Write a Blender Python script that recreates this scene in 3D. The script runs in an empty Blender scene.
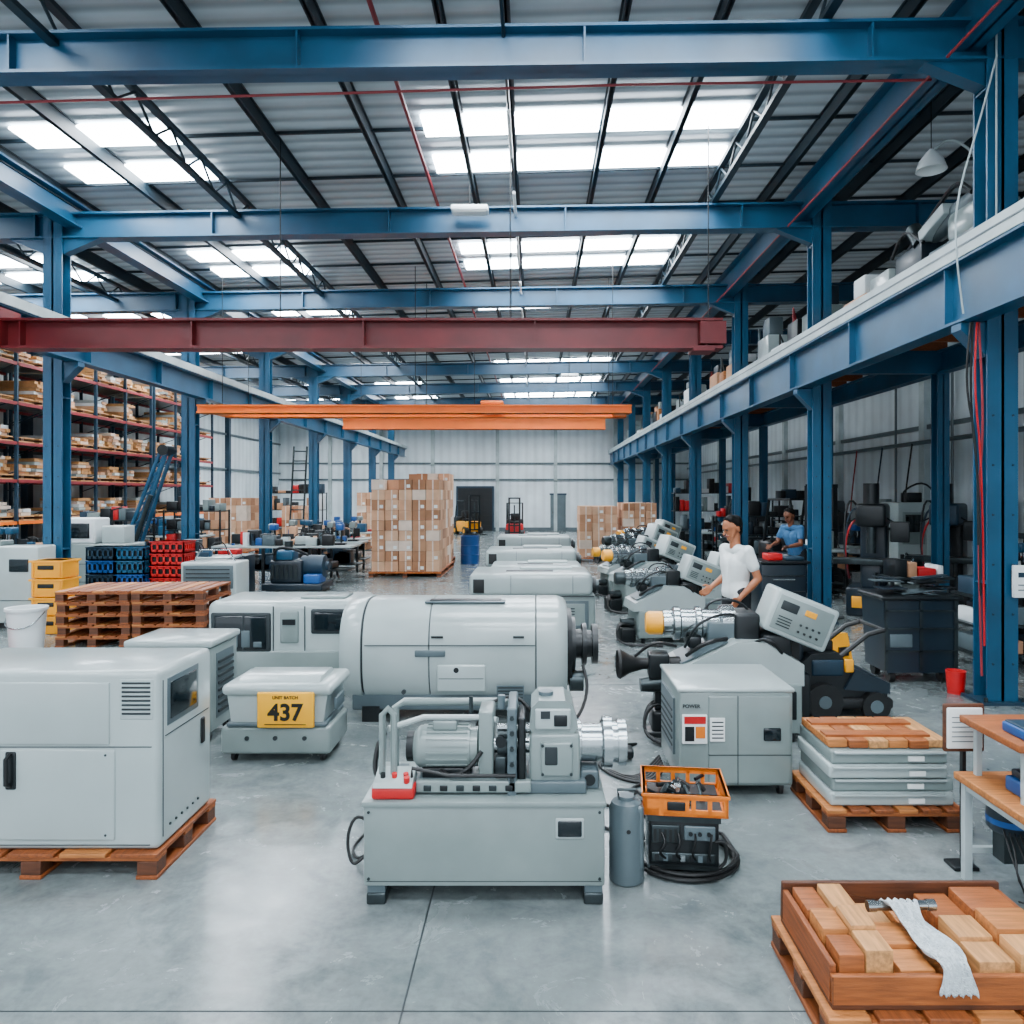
import bpy, bmesh, math, random
import numpy as np
from mathutils import Vector, Matrix
random.seed(7)
R = random.uniform
# ------------------------------------------------------------------ materials
def hexc(h):
    h = h.lstrip('#')
    c = [int(h[i:i+2], 16)/255 for i in (0, 2, 4)]
    return tuple((x/12.92 if x <= .04045 else ((x+.055)/1.055)**2.4) for x in c) + (1,)
def pm(name, col, rough=.5, metal=0, var=.12, scale=3, bump=0, bscale=40, emit=0, stretch=(1, 1, 1), spec=.5, coat=0):
    m = bpy.data.materials.new(name); m.use_nodes = True
    nt = m.node_tree; N = nt.nodes; L = nt.links
    b = N['Principled BSDF']; c = hexc(col)
    tc = N.new('ShaderNodeTexCoord'); mp = N.new('ShaderNodeMapping'); mp.inputs['Scale'].default_value = stretch
    L.new(tc.outputs['Object'], mp.inputs['Vector'])
    nz = N.new('ShaderNodeTexNoise'); nz.inputs['Scale'].default_value = scale; nz.inputs['Detail'].default_value = 5
    L.new(mp.outputs[0], nz.inputs['Vector'])
    cr = N.new('ShaderNodeValToRGB')
    cr.color_ramp.elements[0].position = .3; cr.color_ramp.elements[1].position = .7
    cr.color_ramp.elements[0].color = tuple(max(0, x*(1-var)) for x in c[:3])+(1,)
    cr.color_ramp.elements[1].color = tuple(min(1, x*(1+var*.6)) for x in c[:3])+(1,)
    L.new(nz.outputs['Fac'], cr.inputs[0]); L.new(cr.outputs[0], b.inputs['Base Color'])
    b.inputs['Roughness'].default_value = rough; b.inputs['Metallic'].default_value = metal
    b.inputs['Specular IOR Level'].default_value = spec
    if coat: b.inputs['Coat Weight'].default_value = coat; b.inputs['Coat Roughness'].default_value = .12
    if bump:
        n2 = N.new('ShaderNodeTexNoise'); n2.inputs['Scale'].default_value = bscale
        L.new(mp.outputs[0], n2.inputs['Vector'])
        bp = N.new('ShaderNodeBump'); bp.inputs['Strength'].default_value = bump; bp.inputs['Distance'].default_value = .01
        L.new(n2.outputs['Fac'], bp.inputs['Height']); L.new(bp.outputs[0], b.inputs['Normal'])
    if emit:
        b.inputs['Emission Color'].default_value = c; b.inputs['Emission Strength'].default_value = emit
    return m
BLUE = pm('steel_blue_paint', '#114a69', .4, 0, .3, 1.5)
BLUE2 = pm('steel_blue_dark', '#0f2e40', .5, 0, .2, 2)
PURL = pm('purlin_paint', '#142731', .55, 0, .2, 2)
CREAM = pm('rail_cream', '#aab6b7', .5, 0, .25, 2)
RED = pm('crane_red', '#6b1016', .42, 0, .3, 2)
PIPER = pm('pipe_red', '#8a222a', .5)
ORANGE = pm('crane_orange', '#ff7400', .4, 0, .15, 2)
GREY = pm('machine_grey', '#7b8886', .3, 0, .15, 2.5, coat=.4)
GREYL = pm('machine_light', '#a4b0af', .28, 0, .1, 2, coat=.5)
GREYD = pm('machine_darkgrey', '#505e63', .36, 0, .15, 3)
DARK = pm('dark_metal', '#0d1316', .4, .2, .3, 6)
BLACK = pm('black_rubber', '#050607', .5, 0, .2, 6)
SEAM = pm('seam', '#1d2629', .6)
STEEL = pm('bare_steel', '#a0a8aa', .22, .95, .18, 6)
STEELD = pm('worn_steel', '#3a4244', .36, .8, .3, 8)
WHITE = pm('white_paint', '#dfe5e6', .4, 0, .05, 2)
YEL = pm('yellow', '#f8a400', .38, 0, .1, 3)
YELS = pm('sign_yellow', '#ffb200', .5, 0, .05, 3)
REDP = pm('red_plastic', '#bf0a13', .4, 0, .15, 4)
BLUEP = pm('blue_plastic', '#084a8c', .4, 0, .15, 4)
NAVY = pm('navy_paint', '#0f1f2a', .36, 0, .2, 3)
ORP = pm('orange_plastic', '#e07208', .4, 0, .15, 4)
SCREEN = pm('screen_glass', '#0a161b', .1, 0, .1, 4)
GLASS = pm('window_glass', '#08141a', .08, 0, .3, 3)
CARD = [pm('cardboard_%d' % i, c, .8, 0, .15, 4) for i, c in enumerate(['#cf9c78', '#ba8865', '#d8ab88', '#a67452', '#e0ccba'])]
WOOD = [pm('wood_%d' % i, c, .58, 0, .42, 5, .25, 30, stretch=s) for i, (c, s) in enumerate([('#985120', (1, 12, 12)), ('#8a461a', (12, 1, 12)), ('#b56e34', (1, 10, 10)), ('#552c13', (1, 10, 10)), ('#c48a52', (10, 1, 10))])]
WTAN = pm('wood_tan', '#c4905a', .65, 0, .25, 6)
PAPER = pm('paper_label', '#e9ecea', .6, 0, .05, 20)
CLOTH = pm('white_cloth', '#ccd5d9', .85, 0, .22, 60, .9, 160)
SKIN = pm('skin', '#a3623f', .5, 0, .05, 10)
SKIN2 = pm('skin_dark', '#6f4029', .5, 0, .05, 10)
HAIR = pm('hair', '#050403', .75, 0, .2, 40, spec=.15)
SHIRT = pm('tshirt_white', '#dfe3e2', .85, 0, .06, 8, .5, 14)
SHIRTB = pm('shirt_blue', '#2d5c84', .85, 0, .1, 8, .5, 14)
PANTS = pm('trousers', '#0c1218', .85, 0, .15, 8, .5, 14)
EYE = pm('eye', '#0b0908', .2)
LIP = pm('lip', '#7d3f30', .5)

def floor_mat():
    m = bpy.data.materials.new('polished_concrete'); m.use_nodes = True
    nt = m.node_tree; N = nt.nodes; L = nt.links; b = N['Principled BSDF']
    tc = N.new('ShaderNodeTexCoord')
    def noise(s, d, r=.5, dist=0):
        n = N.new('ShaderNodeTexNoise'); n.inputs['Scale'].default_value = s; n.inputs['Detail'].default_value = d; n.inputs['Roughness'].default_value = r; n.inputs['Distortion'].default_value = dist
        L.new(tc.outputs['Object'], n.inputs['Vector']); return n
    def ramp(n, p0, c0, p1, c1):
        cr = N.new('ShaderNodeValToRGB'); e = cr.color_ramp.elements
        e[0].position = p0; e[0].color = c0; e[1].position = p1; e[1].color = c1; L.new(n.outputs['Fac'], cr.inputs[0]); return cr
    def mul(a, c, f):
        mx = N.new('ShaderNodeMixRGB'); mx.blend_type = 'MULTIPLY'; mx.inputs[0].default_value = f
        L.new(a.outputs[0], mx.inputs[1]); L.new(c.outputs[0], mx.inputs[2]); return mx
    n1 = noise(.7, 9, .6); n2 = noise(9, 8); n3 = noise(1.7, 3); n4 = noise(2.6, 10, .7, 1.2); n5 = noise(30, 4, .6)
    W = (1, 1, 1, 1)
    c = ramp(n1, .32, hexc('#616b6b'), .68, hexc('#889090'))
    c = mul(c, ramp(n2, .3, (.78, .78, .78, 1), .62, W), 1)
    c = mul(c, ramp(n5, .3, (.85, .85, .85, 1), .6, W), 1)
    c = mul(c, ramp(n3, .27, (.5, .53, .55, 1), .36, W), .8)
    c = mul(c, ramp(n4, .36, (.66, .68, .69, 1), .5, W), .7)
    L.new(c.outputs[0], b.inputs['Base Color'])
    mr = N.new('ShaderNodeMapRange'); mr.inputs[1].default_value = .35; mr.inputs[2].default_value = .7; mr.inputs[3].default_value = .13; mr.inputs[4].default_value = .33
    L.new(n4.outputs['Fac'], mr.inputs[0]); L.new(mr.outputs[0], b.inputs['Roughness'])
    b.inputs['Specular IOR Level'].default_value = .75
    bp = N.new('ShaderNodeBump'); bp.inputs['Strength'].default_value = .06; bp.inputs['Distance'].default_value = .01
    L.new(n2.outputs['Fac'], bp.inputs['Height']); L.new(bp.outputs[0], b.inputs['Normal'])
    return m
FLOOR = floor_mat()
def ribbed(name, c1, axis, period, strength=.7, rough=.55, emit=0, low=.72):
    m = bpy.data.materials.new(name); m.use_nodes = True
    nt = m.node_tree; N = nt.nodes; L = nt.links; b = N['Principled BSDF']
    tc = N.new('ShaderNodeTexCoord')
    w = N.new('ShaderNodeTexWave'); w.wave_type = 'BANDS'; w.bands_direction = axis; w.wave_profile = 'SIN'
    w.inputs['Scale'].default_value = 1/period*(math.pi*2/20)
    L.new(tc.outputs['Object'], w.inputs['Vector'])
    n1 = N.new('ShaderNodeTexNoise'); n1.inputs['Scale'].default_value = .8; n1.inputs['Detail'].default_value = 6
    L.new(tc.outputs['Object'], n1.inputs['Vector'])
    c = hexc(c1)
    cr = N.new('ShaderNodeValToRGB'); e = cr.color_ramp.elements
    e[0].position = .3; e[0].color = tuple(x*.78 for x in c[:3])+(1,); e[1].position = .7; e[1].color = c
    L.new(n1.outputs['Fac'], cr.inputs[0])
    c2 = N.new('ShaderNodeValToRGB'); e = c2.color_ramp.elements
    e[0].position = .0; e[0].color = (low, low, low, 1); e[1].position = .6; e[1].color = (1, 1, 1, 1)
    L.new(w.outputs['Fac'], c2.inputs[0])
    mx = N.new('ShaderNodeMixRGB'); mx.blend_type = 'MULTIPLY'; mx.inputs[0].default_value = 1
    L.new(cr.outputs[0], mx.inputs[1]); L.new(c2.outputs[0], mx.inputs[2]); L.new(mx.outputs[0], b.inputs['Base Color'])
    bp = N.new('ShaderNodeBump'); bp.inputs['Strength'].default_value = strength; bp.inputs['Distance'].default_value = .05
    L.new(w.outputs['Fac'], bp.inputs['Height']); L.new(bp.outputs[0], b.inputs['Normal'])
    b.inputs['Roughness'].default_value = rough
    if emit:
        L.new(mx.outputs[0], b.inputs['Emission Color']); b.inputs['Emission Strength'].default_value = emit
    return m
ROOFM = ribbed('corrugated_roof_added_glow', '#a6b6bf', 'Y', .3, .8, emit=.13, low=.6)  # faint emission added to the roof sheet to brighten the ceiling and fill
WALLM = ribbed('wall_cladding', '#dbe6ea', 'Y', .5, .3, low=.88)
WALLX = ribbed('wall_cladding_far', '#e2ecf0', 'X', .5, .3, low=.88)
SKY = pm('skylight_panel', '#eef7ff', .5, 0, 0, 1, emit=42)

# ------------------------------------------------------------------ builder
class B:
    def __init__(s): s.v = []; s.f = []; s.m = []; s.mats = []
    def mi(s, mat):
        if mat not in s.mats: s.mats.append(mat)
        return s.mats.index(mat)
    def add(s, vs, fs, mat, M=None):
        o = len(s.v); i = s.mi(mat)
        for v in vs:
            v = Vector(v)
            if M is not None: v = M @ v
            s.v.append(v[:])
        for f in fs: s.f.append(tuple(o+k for k in f)); s.m.append(i)
    def box(s, x0, x1, y0, y1, z0, z1, mat, M=None):
        vs = [(x, y, z) for x in (x0, x1) for y in (y0, y1) for z in (z0, z1)]
        s.add(vs, [(0, 1, 3, 2), (4, 6, 7, 5), (0, 4, 5, 1), (2, 3, 7, 6), (0, 2, 6, 4), (1, 5, 7, 3)], mat, M)
    def rbox(s, x0, x1, y0, y1, z0, z1, mat, r=.03, seg=3, M=None):
        bm = bmesh.new(); bmesh.ops.create_cube(bm, size=1)
        for v in bm.verts: v.co = Vector(((x0+x1)/2+v.co.x*(x1-x0), (y0+y1)/2+v.co.y*(y1-y0), (z0+z1)/2+v.co.z*(z1-z0)))
        r = min(r, .48*min(x1-x0, y1-y0, z1-z0))
        bmesh.ops.bevel(bm, geom=bm.edges[:], offset=r, segments=seg, profile=.5, affect='EDGES')
        s.add([v.co.copy() for v in bm.verts], [[v.index for v in f.verts] for f in bm.faces], mat, M); bm.free()
    def cyl(s, p0, p1, r, mat, r1=None, n=20, M=None):
        r1 = r if r1 is None else r1
        s.lathe([(0, 0), (r, 0), (r1, 1), (0, 1)], p0, p1, mat, n, M)
    def lathe(s, prof, p0, p1, mat, n=24, M=None):
        p0 = Vector(p0); p1 = Vector(p1); d = p1-p0
        q = d.normalized().to_track_quat('Z', 'Y').to_matrix()
        vs = []; fs = []
        for (r, t) in prof:
            c = p0+d*t
            for k in range(n):
                a = 2*math.pi*k/n
                vs.append(c+q@Vector((math.cos(a)*r, math.sin(a)*r, 0)))
        for j in range(len(prof)-1):
            for k in range(n):
                k2 = (k+1) % n
                fs.append((j*n+k, j*n+k2, (j+1)*n+k2, (j+1)*n+k))
        s.add(vs, fs, mat, M)
    def tube(s, pts, r, mat, n=8, M=None, smooth=0):
        pts = [Vector(p) for p in pts]
        for _ in range(smooth):
            q = [pts[0]]
            for a, b in zip(pts, pts[1:]): q += [a*.75+b*.25, a*.25+b*.75]
            q.append(pts[-1]); pts = q
        vs = []; fs = []; up = None
        for i, p in enumerate(pts):
            d = (pts[min(i+1, len(pts)-1)]-pts[max(i-1, 0)]).normalized()
            if up is None:
                up = Vector((0, 0, 1)) if abs(d.z) < .9 else Vector((1, 0, 0))
            u = (up-d*up.dot(d)).normalized(); w = d.cross(u); up = u
            for k in range(n):
                a = 2*math.pi*k/n; vs.append(p+u*math.cos(a)*r+w*math.sin(a)*r)
        m = len(pts)
        for j in range(m-1):
            for k in range(n):
                k2 = (k+1) % n; fs.append((j*n+k, j*n+k2, (j+1)*n+k2, (j+1)*n+k))
        fs.append(tuple(range(n))); fs.append(tuple(range((m-1)*n, m*n)))
        s.add(vs, fs, mat, M)
    def prism(s, prof, axis, lo, hi, mat, M=None):
        n = len(prof); vs = []
        for t in (lo, hi):
            for a, b in prof:
                vs.append({'X': (t, a, b), 'Y': (a, t, b), 'Z': (a, b, t)}[axis])
        fs = [tuple(range(n)), tuple(range(n, 2*n))]+[(k, (k+1) % n, n+(k+1) % n, n+k) for k in range(n)]
        s.add(vs, fs, mat, M)
    def sph(s, c, r, mat, n=16, m=10, M=None):
        r = (r, r, r) if not hasattr(r, '__len__') else r
        vs = []; fs = []
        for j in range(m+1):
            ph = math.pi*j/m
            for k in range(n):
                a = 2*math.pi*k/n
                vs.append((c[0]+r[0]*math.sin(ph)*math.cos(a), c[1]+r[1]*math.sin(ph)*math.sin(a), c[2]+r[2]*math.cos(ph)))
        for j in range(m):
            for k in range(n):
                k2 = (k+1) % n; fs.append((j*n+k, (j+1)*n+k, (j+1)*n+k2, j*n+k2))
        s.add(vs, fs, mat, M)
    def text(s, body, size, M, mat):
        cu = bpy.data.curves.new('t', 'FONT'); cu.body = body; cu.size = size; cu.align_x = 'CENTER'; cu.align_y = 'CENTER'; cu.extrude = .001; cu.offset = size*.03
        ob = bpy.data.objects.new('t', cu); bpy.context.collection.objects.link(ob)
        dg = bpy.context.evaluated_depsgraph_get()
        me = bpy.data.meshes.new_from_object(ob.evaluated_get(dg))
        s.add([v.co.copy() for v in me.vertices], [tuple(p.vertices) for p in me.polygons], mat, M)
        bpy.data.objects.remove(ob); bpy.data.meshes.remove(me); bpy.data.curves.remove(cu)
    def obj(s, name, loc=(0, 0, 0), rz=0, bevel=0, seg=2, ang=35, scale=1):
        me = bpy.data.meshes.new(name)
        me.from_pydata(s.v, [], s.f)
        for m in s.mats: me.materials.append(m)
        me.polygons.foreach_set('material_index', s.m)
        bm = bmesh.new(); bm.from_mesh(me)
        bmesh.ops.remove_doubles(bm, verts=bm.verts, dist=.00002)
        bmesh.ops.recalc_face_normals(bm, faces=bm.faces)
        bm.to_mesh(me); bm.free()
        for p in me.polygons: p.use_smooth = True
        me.set_sharp_from_angle(angle=math.radians(ang))
        o = bpy.data.objects.new(name, me); bpy.context.collection.objects.link(o)
        o.location = loc; o.rotation_euler = (0, 0, math.radians(rz)); o.scale = (scale,)*3
        if bevel:
            bv = o.modifiers.new('bevel', 'BEVEL'); bv.width = bevel; bv.segments = seg; bv.limit_method = 'ANGLE'; bv.angle_limit = math.radians(50)
        return o
def FR(x, y, z):
    return Matrix.Translation((x, y, z)) @ Matrix.Rotation(math.pi/2, 4, 'X')
def ROT(c, ang, ax):
    return Matrix.Translation(c) @ Matrix.Rotation(math.radians(ang), 4, ax) @ Matrix.Translation(-Vector(c))

# ------------------------------------------------------------------ room shell
XR, XL = 4.7, -7.9
YC = [7.66, 12.4, 17.2, 22.0, 26.8, 31.6, 36.4, 41.2]
WL, WR, Y0, Y1 = -15.0, 9.0, -7.0, 44.0
YE = Y1-.15
def zr(x): return 7.3+.03*x
b = B(); b.box(WL, WR, Y0, Y1, -.2, 0, FLOOR); b.obj('floor')
b = B()
for x in (-.54, -5.9, 5.2): b.box(x-.004, x+.004, Y0, Y1, 0, .0015, SEAM)
for y in (3.05, 8.3, 13.5, 19, 25): b.box(WL, WR, y-.003, y+.003, 0, .0015, SEAM)
b.obj('floor_joints')
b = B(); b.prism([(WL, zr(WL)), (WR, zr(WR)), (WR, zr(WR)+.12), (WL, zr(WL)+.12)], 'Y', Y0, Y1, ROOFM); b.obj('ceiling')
b = B(); b.box(WL-.2, WL, Y0, Y1, 0, zr(WL)+.1, WALLM)
b.obj('wall_left')
b = B(); b.box(WR, WR+.2, Y0, Y1, 0, zr(WR)+.1, WALLM); b.obj('wall_right')
b = B(); b.prism([(WL, 0), (WR, 0), (WR, zr(WR)), (WL, zr(WL))], 'Y', Y1, Y1+.2, WALLX); b.obj('wall_far')
b = B()
for y in YC+[2.9]: b.box(WR-.14, WR, y-.12, y+.12, 0, zr(WR)-.3, CREAM)
for z in (1.3, 3.6, 5.2): b.box(WR-.08, WR, Y0, Y1, z, z+.1, GREYD)
b.obj('trim_1')
b = B()
for y in YC: b.box(WL, WL+.2, y-.12, y+.12, 0, zr(WL)-.3, BLUE2)
for z in (3.3, 5): b.box(WL, WL+.08, Y0, Y1, z, z+.1, GREYD)
b.obj('trim_2')
b = B()
for x in (-12, -9, -6, -2.2, 1.2, 4.7, 7): b.box(x-.1, x+.1, Y1-.15, Y1, 0, 7, CREAM)
for z in (2.95, 3.9): b.box(WL, WR, Y1-.1, Y1, z, z+.1, GREYD)
b.box(WL, WR, Y1-.1, Y1, 0, .2, GREYD)
b.obj('trim_3')
b = B(); b.box(-4.5, -2.5, Y1-.2, Y1-.02, 0, 2.5, DARK)
for x in (-4.6, -2.5): b.box(x, x+.1, Y1-.25, Y1-.02, 0, 2.6, BLUE2)
b.box(-4.6, -2.4, Y1-.25, Y1-.02, 2.5, 2.62, BLUE2)
for k in range(8): b.box(-4.5, -2.5, Y1-.22, Y1-.2, .3*k, .3*k+.02, BLACK)
b.obj('door_1')
b = B()
b.box(.9, 1.8, Y1-.08, Y1-.02, 0, 2.1, GREYD); b.box(.85, 1.85, Y1-.1, Y1-.02, 2.1, 2.2, BLUE2); b.box(1.0, 1.06, Y1-.12, Y1-.08, 1, 1.1, STEEL)
b.obj('door_2')

def column(x, y, right):
    b = B(); t = zr(x)-.02; w, d = .155, .125
    b.box(-w, w, -d, -d+.025, .02, t, BLUE); b.box(-w, w, d-.025, d, .02, t, BLUE); b.box(-.015, .015, -d, d, .02, t, BLUE)
    b.box(-.24, .24, -.2, .2, 0, .03, BLUE2)
    for z in (1.2, 3.7, 4.6, 6.2): b.box(-w+.01, w-.01, -d+.01, d-.01, z, z+.02, BLUE)
    s = 1 if not right else -1
    lift = 0 if right else .45
    b.prism([(s*(w-.02), 3.5+lift), (s*(w-.02), 3.84+lift), (s*.4, 3.84+lift), (s*.4, 3.77+lift)], 'Y', -.09, .09, BLUE)
    for dx in (-.19, .19):
        for dy in (-.16, .16): b.cyl((dx, dy, .03), (dx, dy, .07), .02, STEELD, n=8)
    for z in np.arange(.4, 3.4, .5):
        for dx in (-.1, .1): b.cyl((dx, -d-.012, z), (dx, -d, z), .012, BLUE2, n=6)
    b.obj('steel_column', (x, y, 0))
for y in YC:
    column(XR, y, True)
    if y > 8: column(XL, y, False)
column(XR, 2.9, True); column(XL, 7.66, False); column(XL, 2.9, False)

for y in [2.9]+YC:
    b = B(); lo, hi = 6.42, 6.84; k_ = .014
    def sl(x, z): return (x, z+k_*x)
    for (za, zb, w) in ((lo, lo+.03, .13), (hi-.03, hi, .13), (lo, hi, .012)):
        b.prism([sl(WL+.2, za), sl(WR, za), sl(WR, zb), sl(WL+.2, zb)], 'Y', y-w, y+w, BLUE)
    for x in np.arange(-14, 9, 2.9): b.box(x-.01, x+.01, y-.12, y+.12, lo+k_*x+.02, hi+k_*x-.02, BLUE)
    for xc, s in ((XR, -1), (XL, 1), (XL, -1)):
        b.prism([sl(xc+s*.15, lo-.25), sl(xc+s*.15, lo+.02), sl(xc+s*.8, lo+.02)], 'Y', y-.08, y+.08, BLUE)
    b.obj('roof_rafter')
b = B()
for x in (-14.2, -12.9, -11.6, -10.3, -9, -7.6, -6.2, -3.65, -2.3, -1.0, -.3, .95, 2.0, 4.0, 5.4, 6.6, 7.8, 8.8):
    z = zr(x)
    b.box(x-.035, x+.035, Y0, Y1, z-.24, z-.22, PURL); b.box(x-.012, x+.012, Y0, Y1, z-.24, z-.01, PURL); b.box(x-.035, x+.035, Y0, Y1, z-.03, z-.01, PURL)
b.obj('roof_purlins')
b = B()
y = -6.
while y < 43:
    b.prism([(WL, zr(WL)-.05), (WR, zr(WR)-.05), (WR, zr(WR)-.01), (WL, zr(WL)-.01)], 'Y', y-.02, y+.02, PURL); y += 1.5
b.obj('roof_battens')
for x in (2.95, -4.9, -9.6):
    b = B(); z1 = zr(x)-.06; z0 = z1-.42
    b.box(x-.05, x+.05, Y0, YE, z1-.06, z1, PURL); b.box(x-.05, x+.05, Y0, YE, z0, z0+.06, PURL)
    y = Y0; k = 0
    while y < YE-.5:
        a, c = (z0+.05, z1-.05) if k % 2 else (z1-.05, z0+.05)
        b.tube([(x, y, a), (x, y+.45, c)], .018, PURL, 6); y += .45; k += 1
    b.obj('lattice_truss')
def ibeam_y(b, x, y0, y1, z0, z1, w, mat):
    b.box(x-w, x+w, y0, y1, z1-.03, z1, mat); b.box(x-w, x+w, y0, y1, z0, z0+.03, mat); b.box(x-.012, x+.012, y0, y1, z0, z1, mat)
b = B(); ibeam_y(b, XR-.3, Y0, YE, 6.62, 7.15, .13, BLUE); b.obj('eave_beam')
b = B(); ibeam_y(b, XL+.3, Y0, YE, 6.5, 6.9, .13, BLUE); b.obj('eave_beam')
b = B(); ibeam_y(b, 4.41, Y0, YE, 3.85, 4.5, .12, BLUE)
b.box(4.28, 4.54, Y0, YE, 4.5, 4.7, CREAM); b.box(4.37, 4.43, Y0, YE, 4.7, 4.75, STEELD)
b.box(4.272, 4.28, Y0, YE, 4.6, 4.615, GREYD)
y = Y0+.5
while y < YE: b.box(4.31, 4.52, y-.01, y+.01, 3.87, 4.49, BLUE); y += 2.4
b.obj('crane_runway')
b = B(); ibeam_y(b, -7.62, Y0, YE, 4.3, 4.8, .12, BLUE)
b.box(-7.74, -7.48, Y0, YE, 4.8, 4.95, CREAM); b.box(-7.65, -7.6, Y0, YE, 4.95, 5.0, STEELD)
y = Y0+.5
while y < YE: b.box(-7.73, -7.51, y-.01, y+.01, 4.32, 4.79, BLUE); y += 2.4
b.obj('crane_runway')
b = B(); b.box(4.87, 6.8, 5, YE, 4.62, 4.7, WOOD[3])
for y in np.arange(5.2, 43.5, .8): b.box(4.9, 6.8, y-.04, y+.04, 4.47, 4.62, WOOD[1])
ibeam_y(b, 6.7, 5, YE, 4.1, 4.47, .1, BLUE)
for y in YC: b.box(4.9, 6.8, y-.08, y+.08, 4.1, 4.47, BLUE)
for k in range(len(YC)-1): b.box(4.55, 4.87, YC[k]+.15, YC[k+1]-.15, 4.62, 4.7, CREAM)
b.obj('mezzanine_deck')
for y in YC:
    b = B(); b.box(-.1, .1, -.1, -.08, 0, 4.1, BLUE); b.box(-.1, .1, .08, .1, 0, 4.1, BLUE); b.box(-.01, .01, -.1, .1, 0, 4.1, BLUE); b.box(-.16, .16, -.16, .16, 0, .02, BLUE2)
    b.obj('mezzanine_post', (6.7, y, 0))

YS = [-5.5, -4.3, -.5, .7, 5.1, 6.2, 10.4, 11.6, 15.6, 16.7, 20.4, 24.2, 25.3, 29, 30.1, 33.6, 34.7, 38.4, 39.5]
for y in YS:
    b = B()
    for x0, x1 in ((-1.55, .9), (1.0, 2.9), (-7.1, -5.0), (-12.8, -9.7)):
        b.prism([(x0, zr(x0)-.05), (x1, zr(x1)-.05), (x1, zr(x1)-.02), (x0, zr(x0)-.02)], 'Y', y-.29, y+.29, SKY)
    b.obj('skylight')
b = B()
for y in (13.9, 21.7):
    for x0, x1 in ((-7.1, -5.0), (-12.8, -9.7)): b.prism([(x0, zr(x0)-.05), (x1, zr(x1)-.05), (x1, zr(x1)-.02), (x0, zr(x0)-.02)], 'Y', y-.29, y+.29, SKY)
b.obj('skylight')
b = B(); b.tube([(-1.65, Y0, 7.02), (-1.65, 43, 7.02)], .028, PIPER)
b.tube([(-14.8, 7.95, 6.1), (-6, 7.95, 6.25), (-2, 7.95, 6.36), (1, 7.95, 6.45), (4.2, 7.95, 6.5)], .014, PIPER)
b.tube([(4.14, Y0, 6.5), (4.14, 43, 6.5)], .014, PIPER)
b.obj('sprinkler_pipe')
b = B()
for y in np.arange(9, 42, 2.4): b.cyl((-.32, y, 6.7), (-.32, y+1.2, 6.7), .025, WHITE, n=8)
b.tube([(-.32, Y0, 6.78), (-.32, 43, 6.78)], .02, DARK); b.obj('cable_conduit')
def highbay(x, y, z):
    b = B(); b.tube([(0, 0, zr(x)-z-.05), (0, 0, .1)], .01, DARK, 6)
    b.rbox(-.3, .3, -.13, .13, 0, .1, WHITE, .03); b.box(-.26, .26, -.1, .1, -.01, .0, PAPER)
    b.obj('highbay_light', (x, y, z))
highbay(-1.05, 12.1, 6.65); highbay(-1.6, 20, 6.3); highbay(1.2, 26, 6.2)

b = B()
z0, z1 = 4.15, 4.57; ya, yb = 10.45, 10.75; xa = -7.46
b.box(xa, 2.62, ya, yb, z1-.035, z1, RED); b.box(xa, 2.62, ya, yb, z0, z0+.035, RED); b.box(xa, 2.62, 10.59, 10.61, z0, z1, RED)
for x in np.arange(-7.2, 2.6, 2.4): b.box(x-.01, x+.01, ya+.02, yb-.02, z0+.03, z1-.03, RED)
b.box(2.3, 2.66, ya-.03, yb+.03, z0+.06, z1-.05, RED); b.box(2.2, 2.5, ya-.02, yb+.02, z0-.04, z0+.02, RED)
b.box(xa-.015, xa+.02, ya-.1, yb+.1, z0, z1+.15, RED)
for x in (-3.6, -.35, 2.45):
    b.tube([(x, 10.6, z1), (x, 10.6, zr(x)-.06)], .009, DARK, 6)
b.obj('overhead_hoist_beam')
b = B()
for (ya, xa, xb, za, zb) in ((16.6, -7.42, 2.12, 3.9, 4.08), (22, -5.6, 2.05, 4.02, 4.33), (17.8, -7.3, 2.15, 3.93, 4.1)):
    b.box(xa, xb, ya-.12, ya+.12, za, zb, ORANGE)
    b.box(xa, xb, ya-.17, ya+.17, zb-.03, zb, ORANGE); b.box(xa, xb, ya-.17, ya+.17, za, za+.03, ORANGE)
    for x in (xa+.5, (xa+xb)/2, xb-.4): b.tube([(x, ya, zb), (x, ya, zr(x)-.06)], .009, DARK, 6)
b.box(-7.4, -7.1, 16.6, 17.8, 3.95, 4.05, ORANGE); b.box(1.82, 2.1, 16.6, 17.8, 3.95, 4.05, ORANGE)
b.rbox(-1.2, -.7, 16.5, 17.9, 4.08, 4.18, ORANGE)
b.obj('overhead_crane')

# ------------------------------------------------------------------ pallets
def pallet(b, x0, x1, y0, y1, z=0, h=.14, n=6, M=None, w=None):
    wa, wb = (WOOD[0], WOOD[1]) if w is None else w
    t = .022
    for k in range(3):
        xc = [x0+.06, (x0+x1)/2, x1-.06][k]
        for j in range(3):
            yc = [y0+.06, (y0+y1)/2, y1-.06][j]
            b.box(xc-.055, xc+.055, yc-.055, yc+.055, z+t, z+h-2*t, WOOD[3], M)
        b.box(xc-.06, xc+.06, y0, y1, z, z+t, wb, M)
    for j in range(3):
        yc = [y0+.06, (y0+y1)/2, y1-.06][j]
        b.box(x0, x1, yc-.05, yc+.05, z+h-2*t, z+h-t, wa, M)
    L = (x1-x0); g = .03; ww = (L-(n-1)*g)/n
    for k in range(n):
        a = x0+k*(ww+g); b.box(a, a+ww, y0, y1, z+h-t, z+h, wb if k % 3 else WOOD[2], M)
def caster(b, x, y, r=.05, M=None):
    b.cyl((x-.015, y, r), (x+.015, y, r), r, BLACK, n=14, M=M); b.box(x-.025, x+.025, y-.02, y+.02, r, r*2+.03, STEELD, M)

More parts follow.
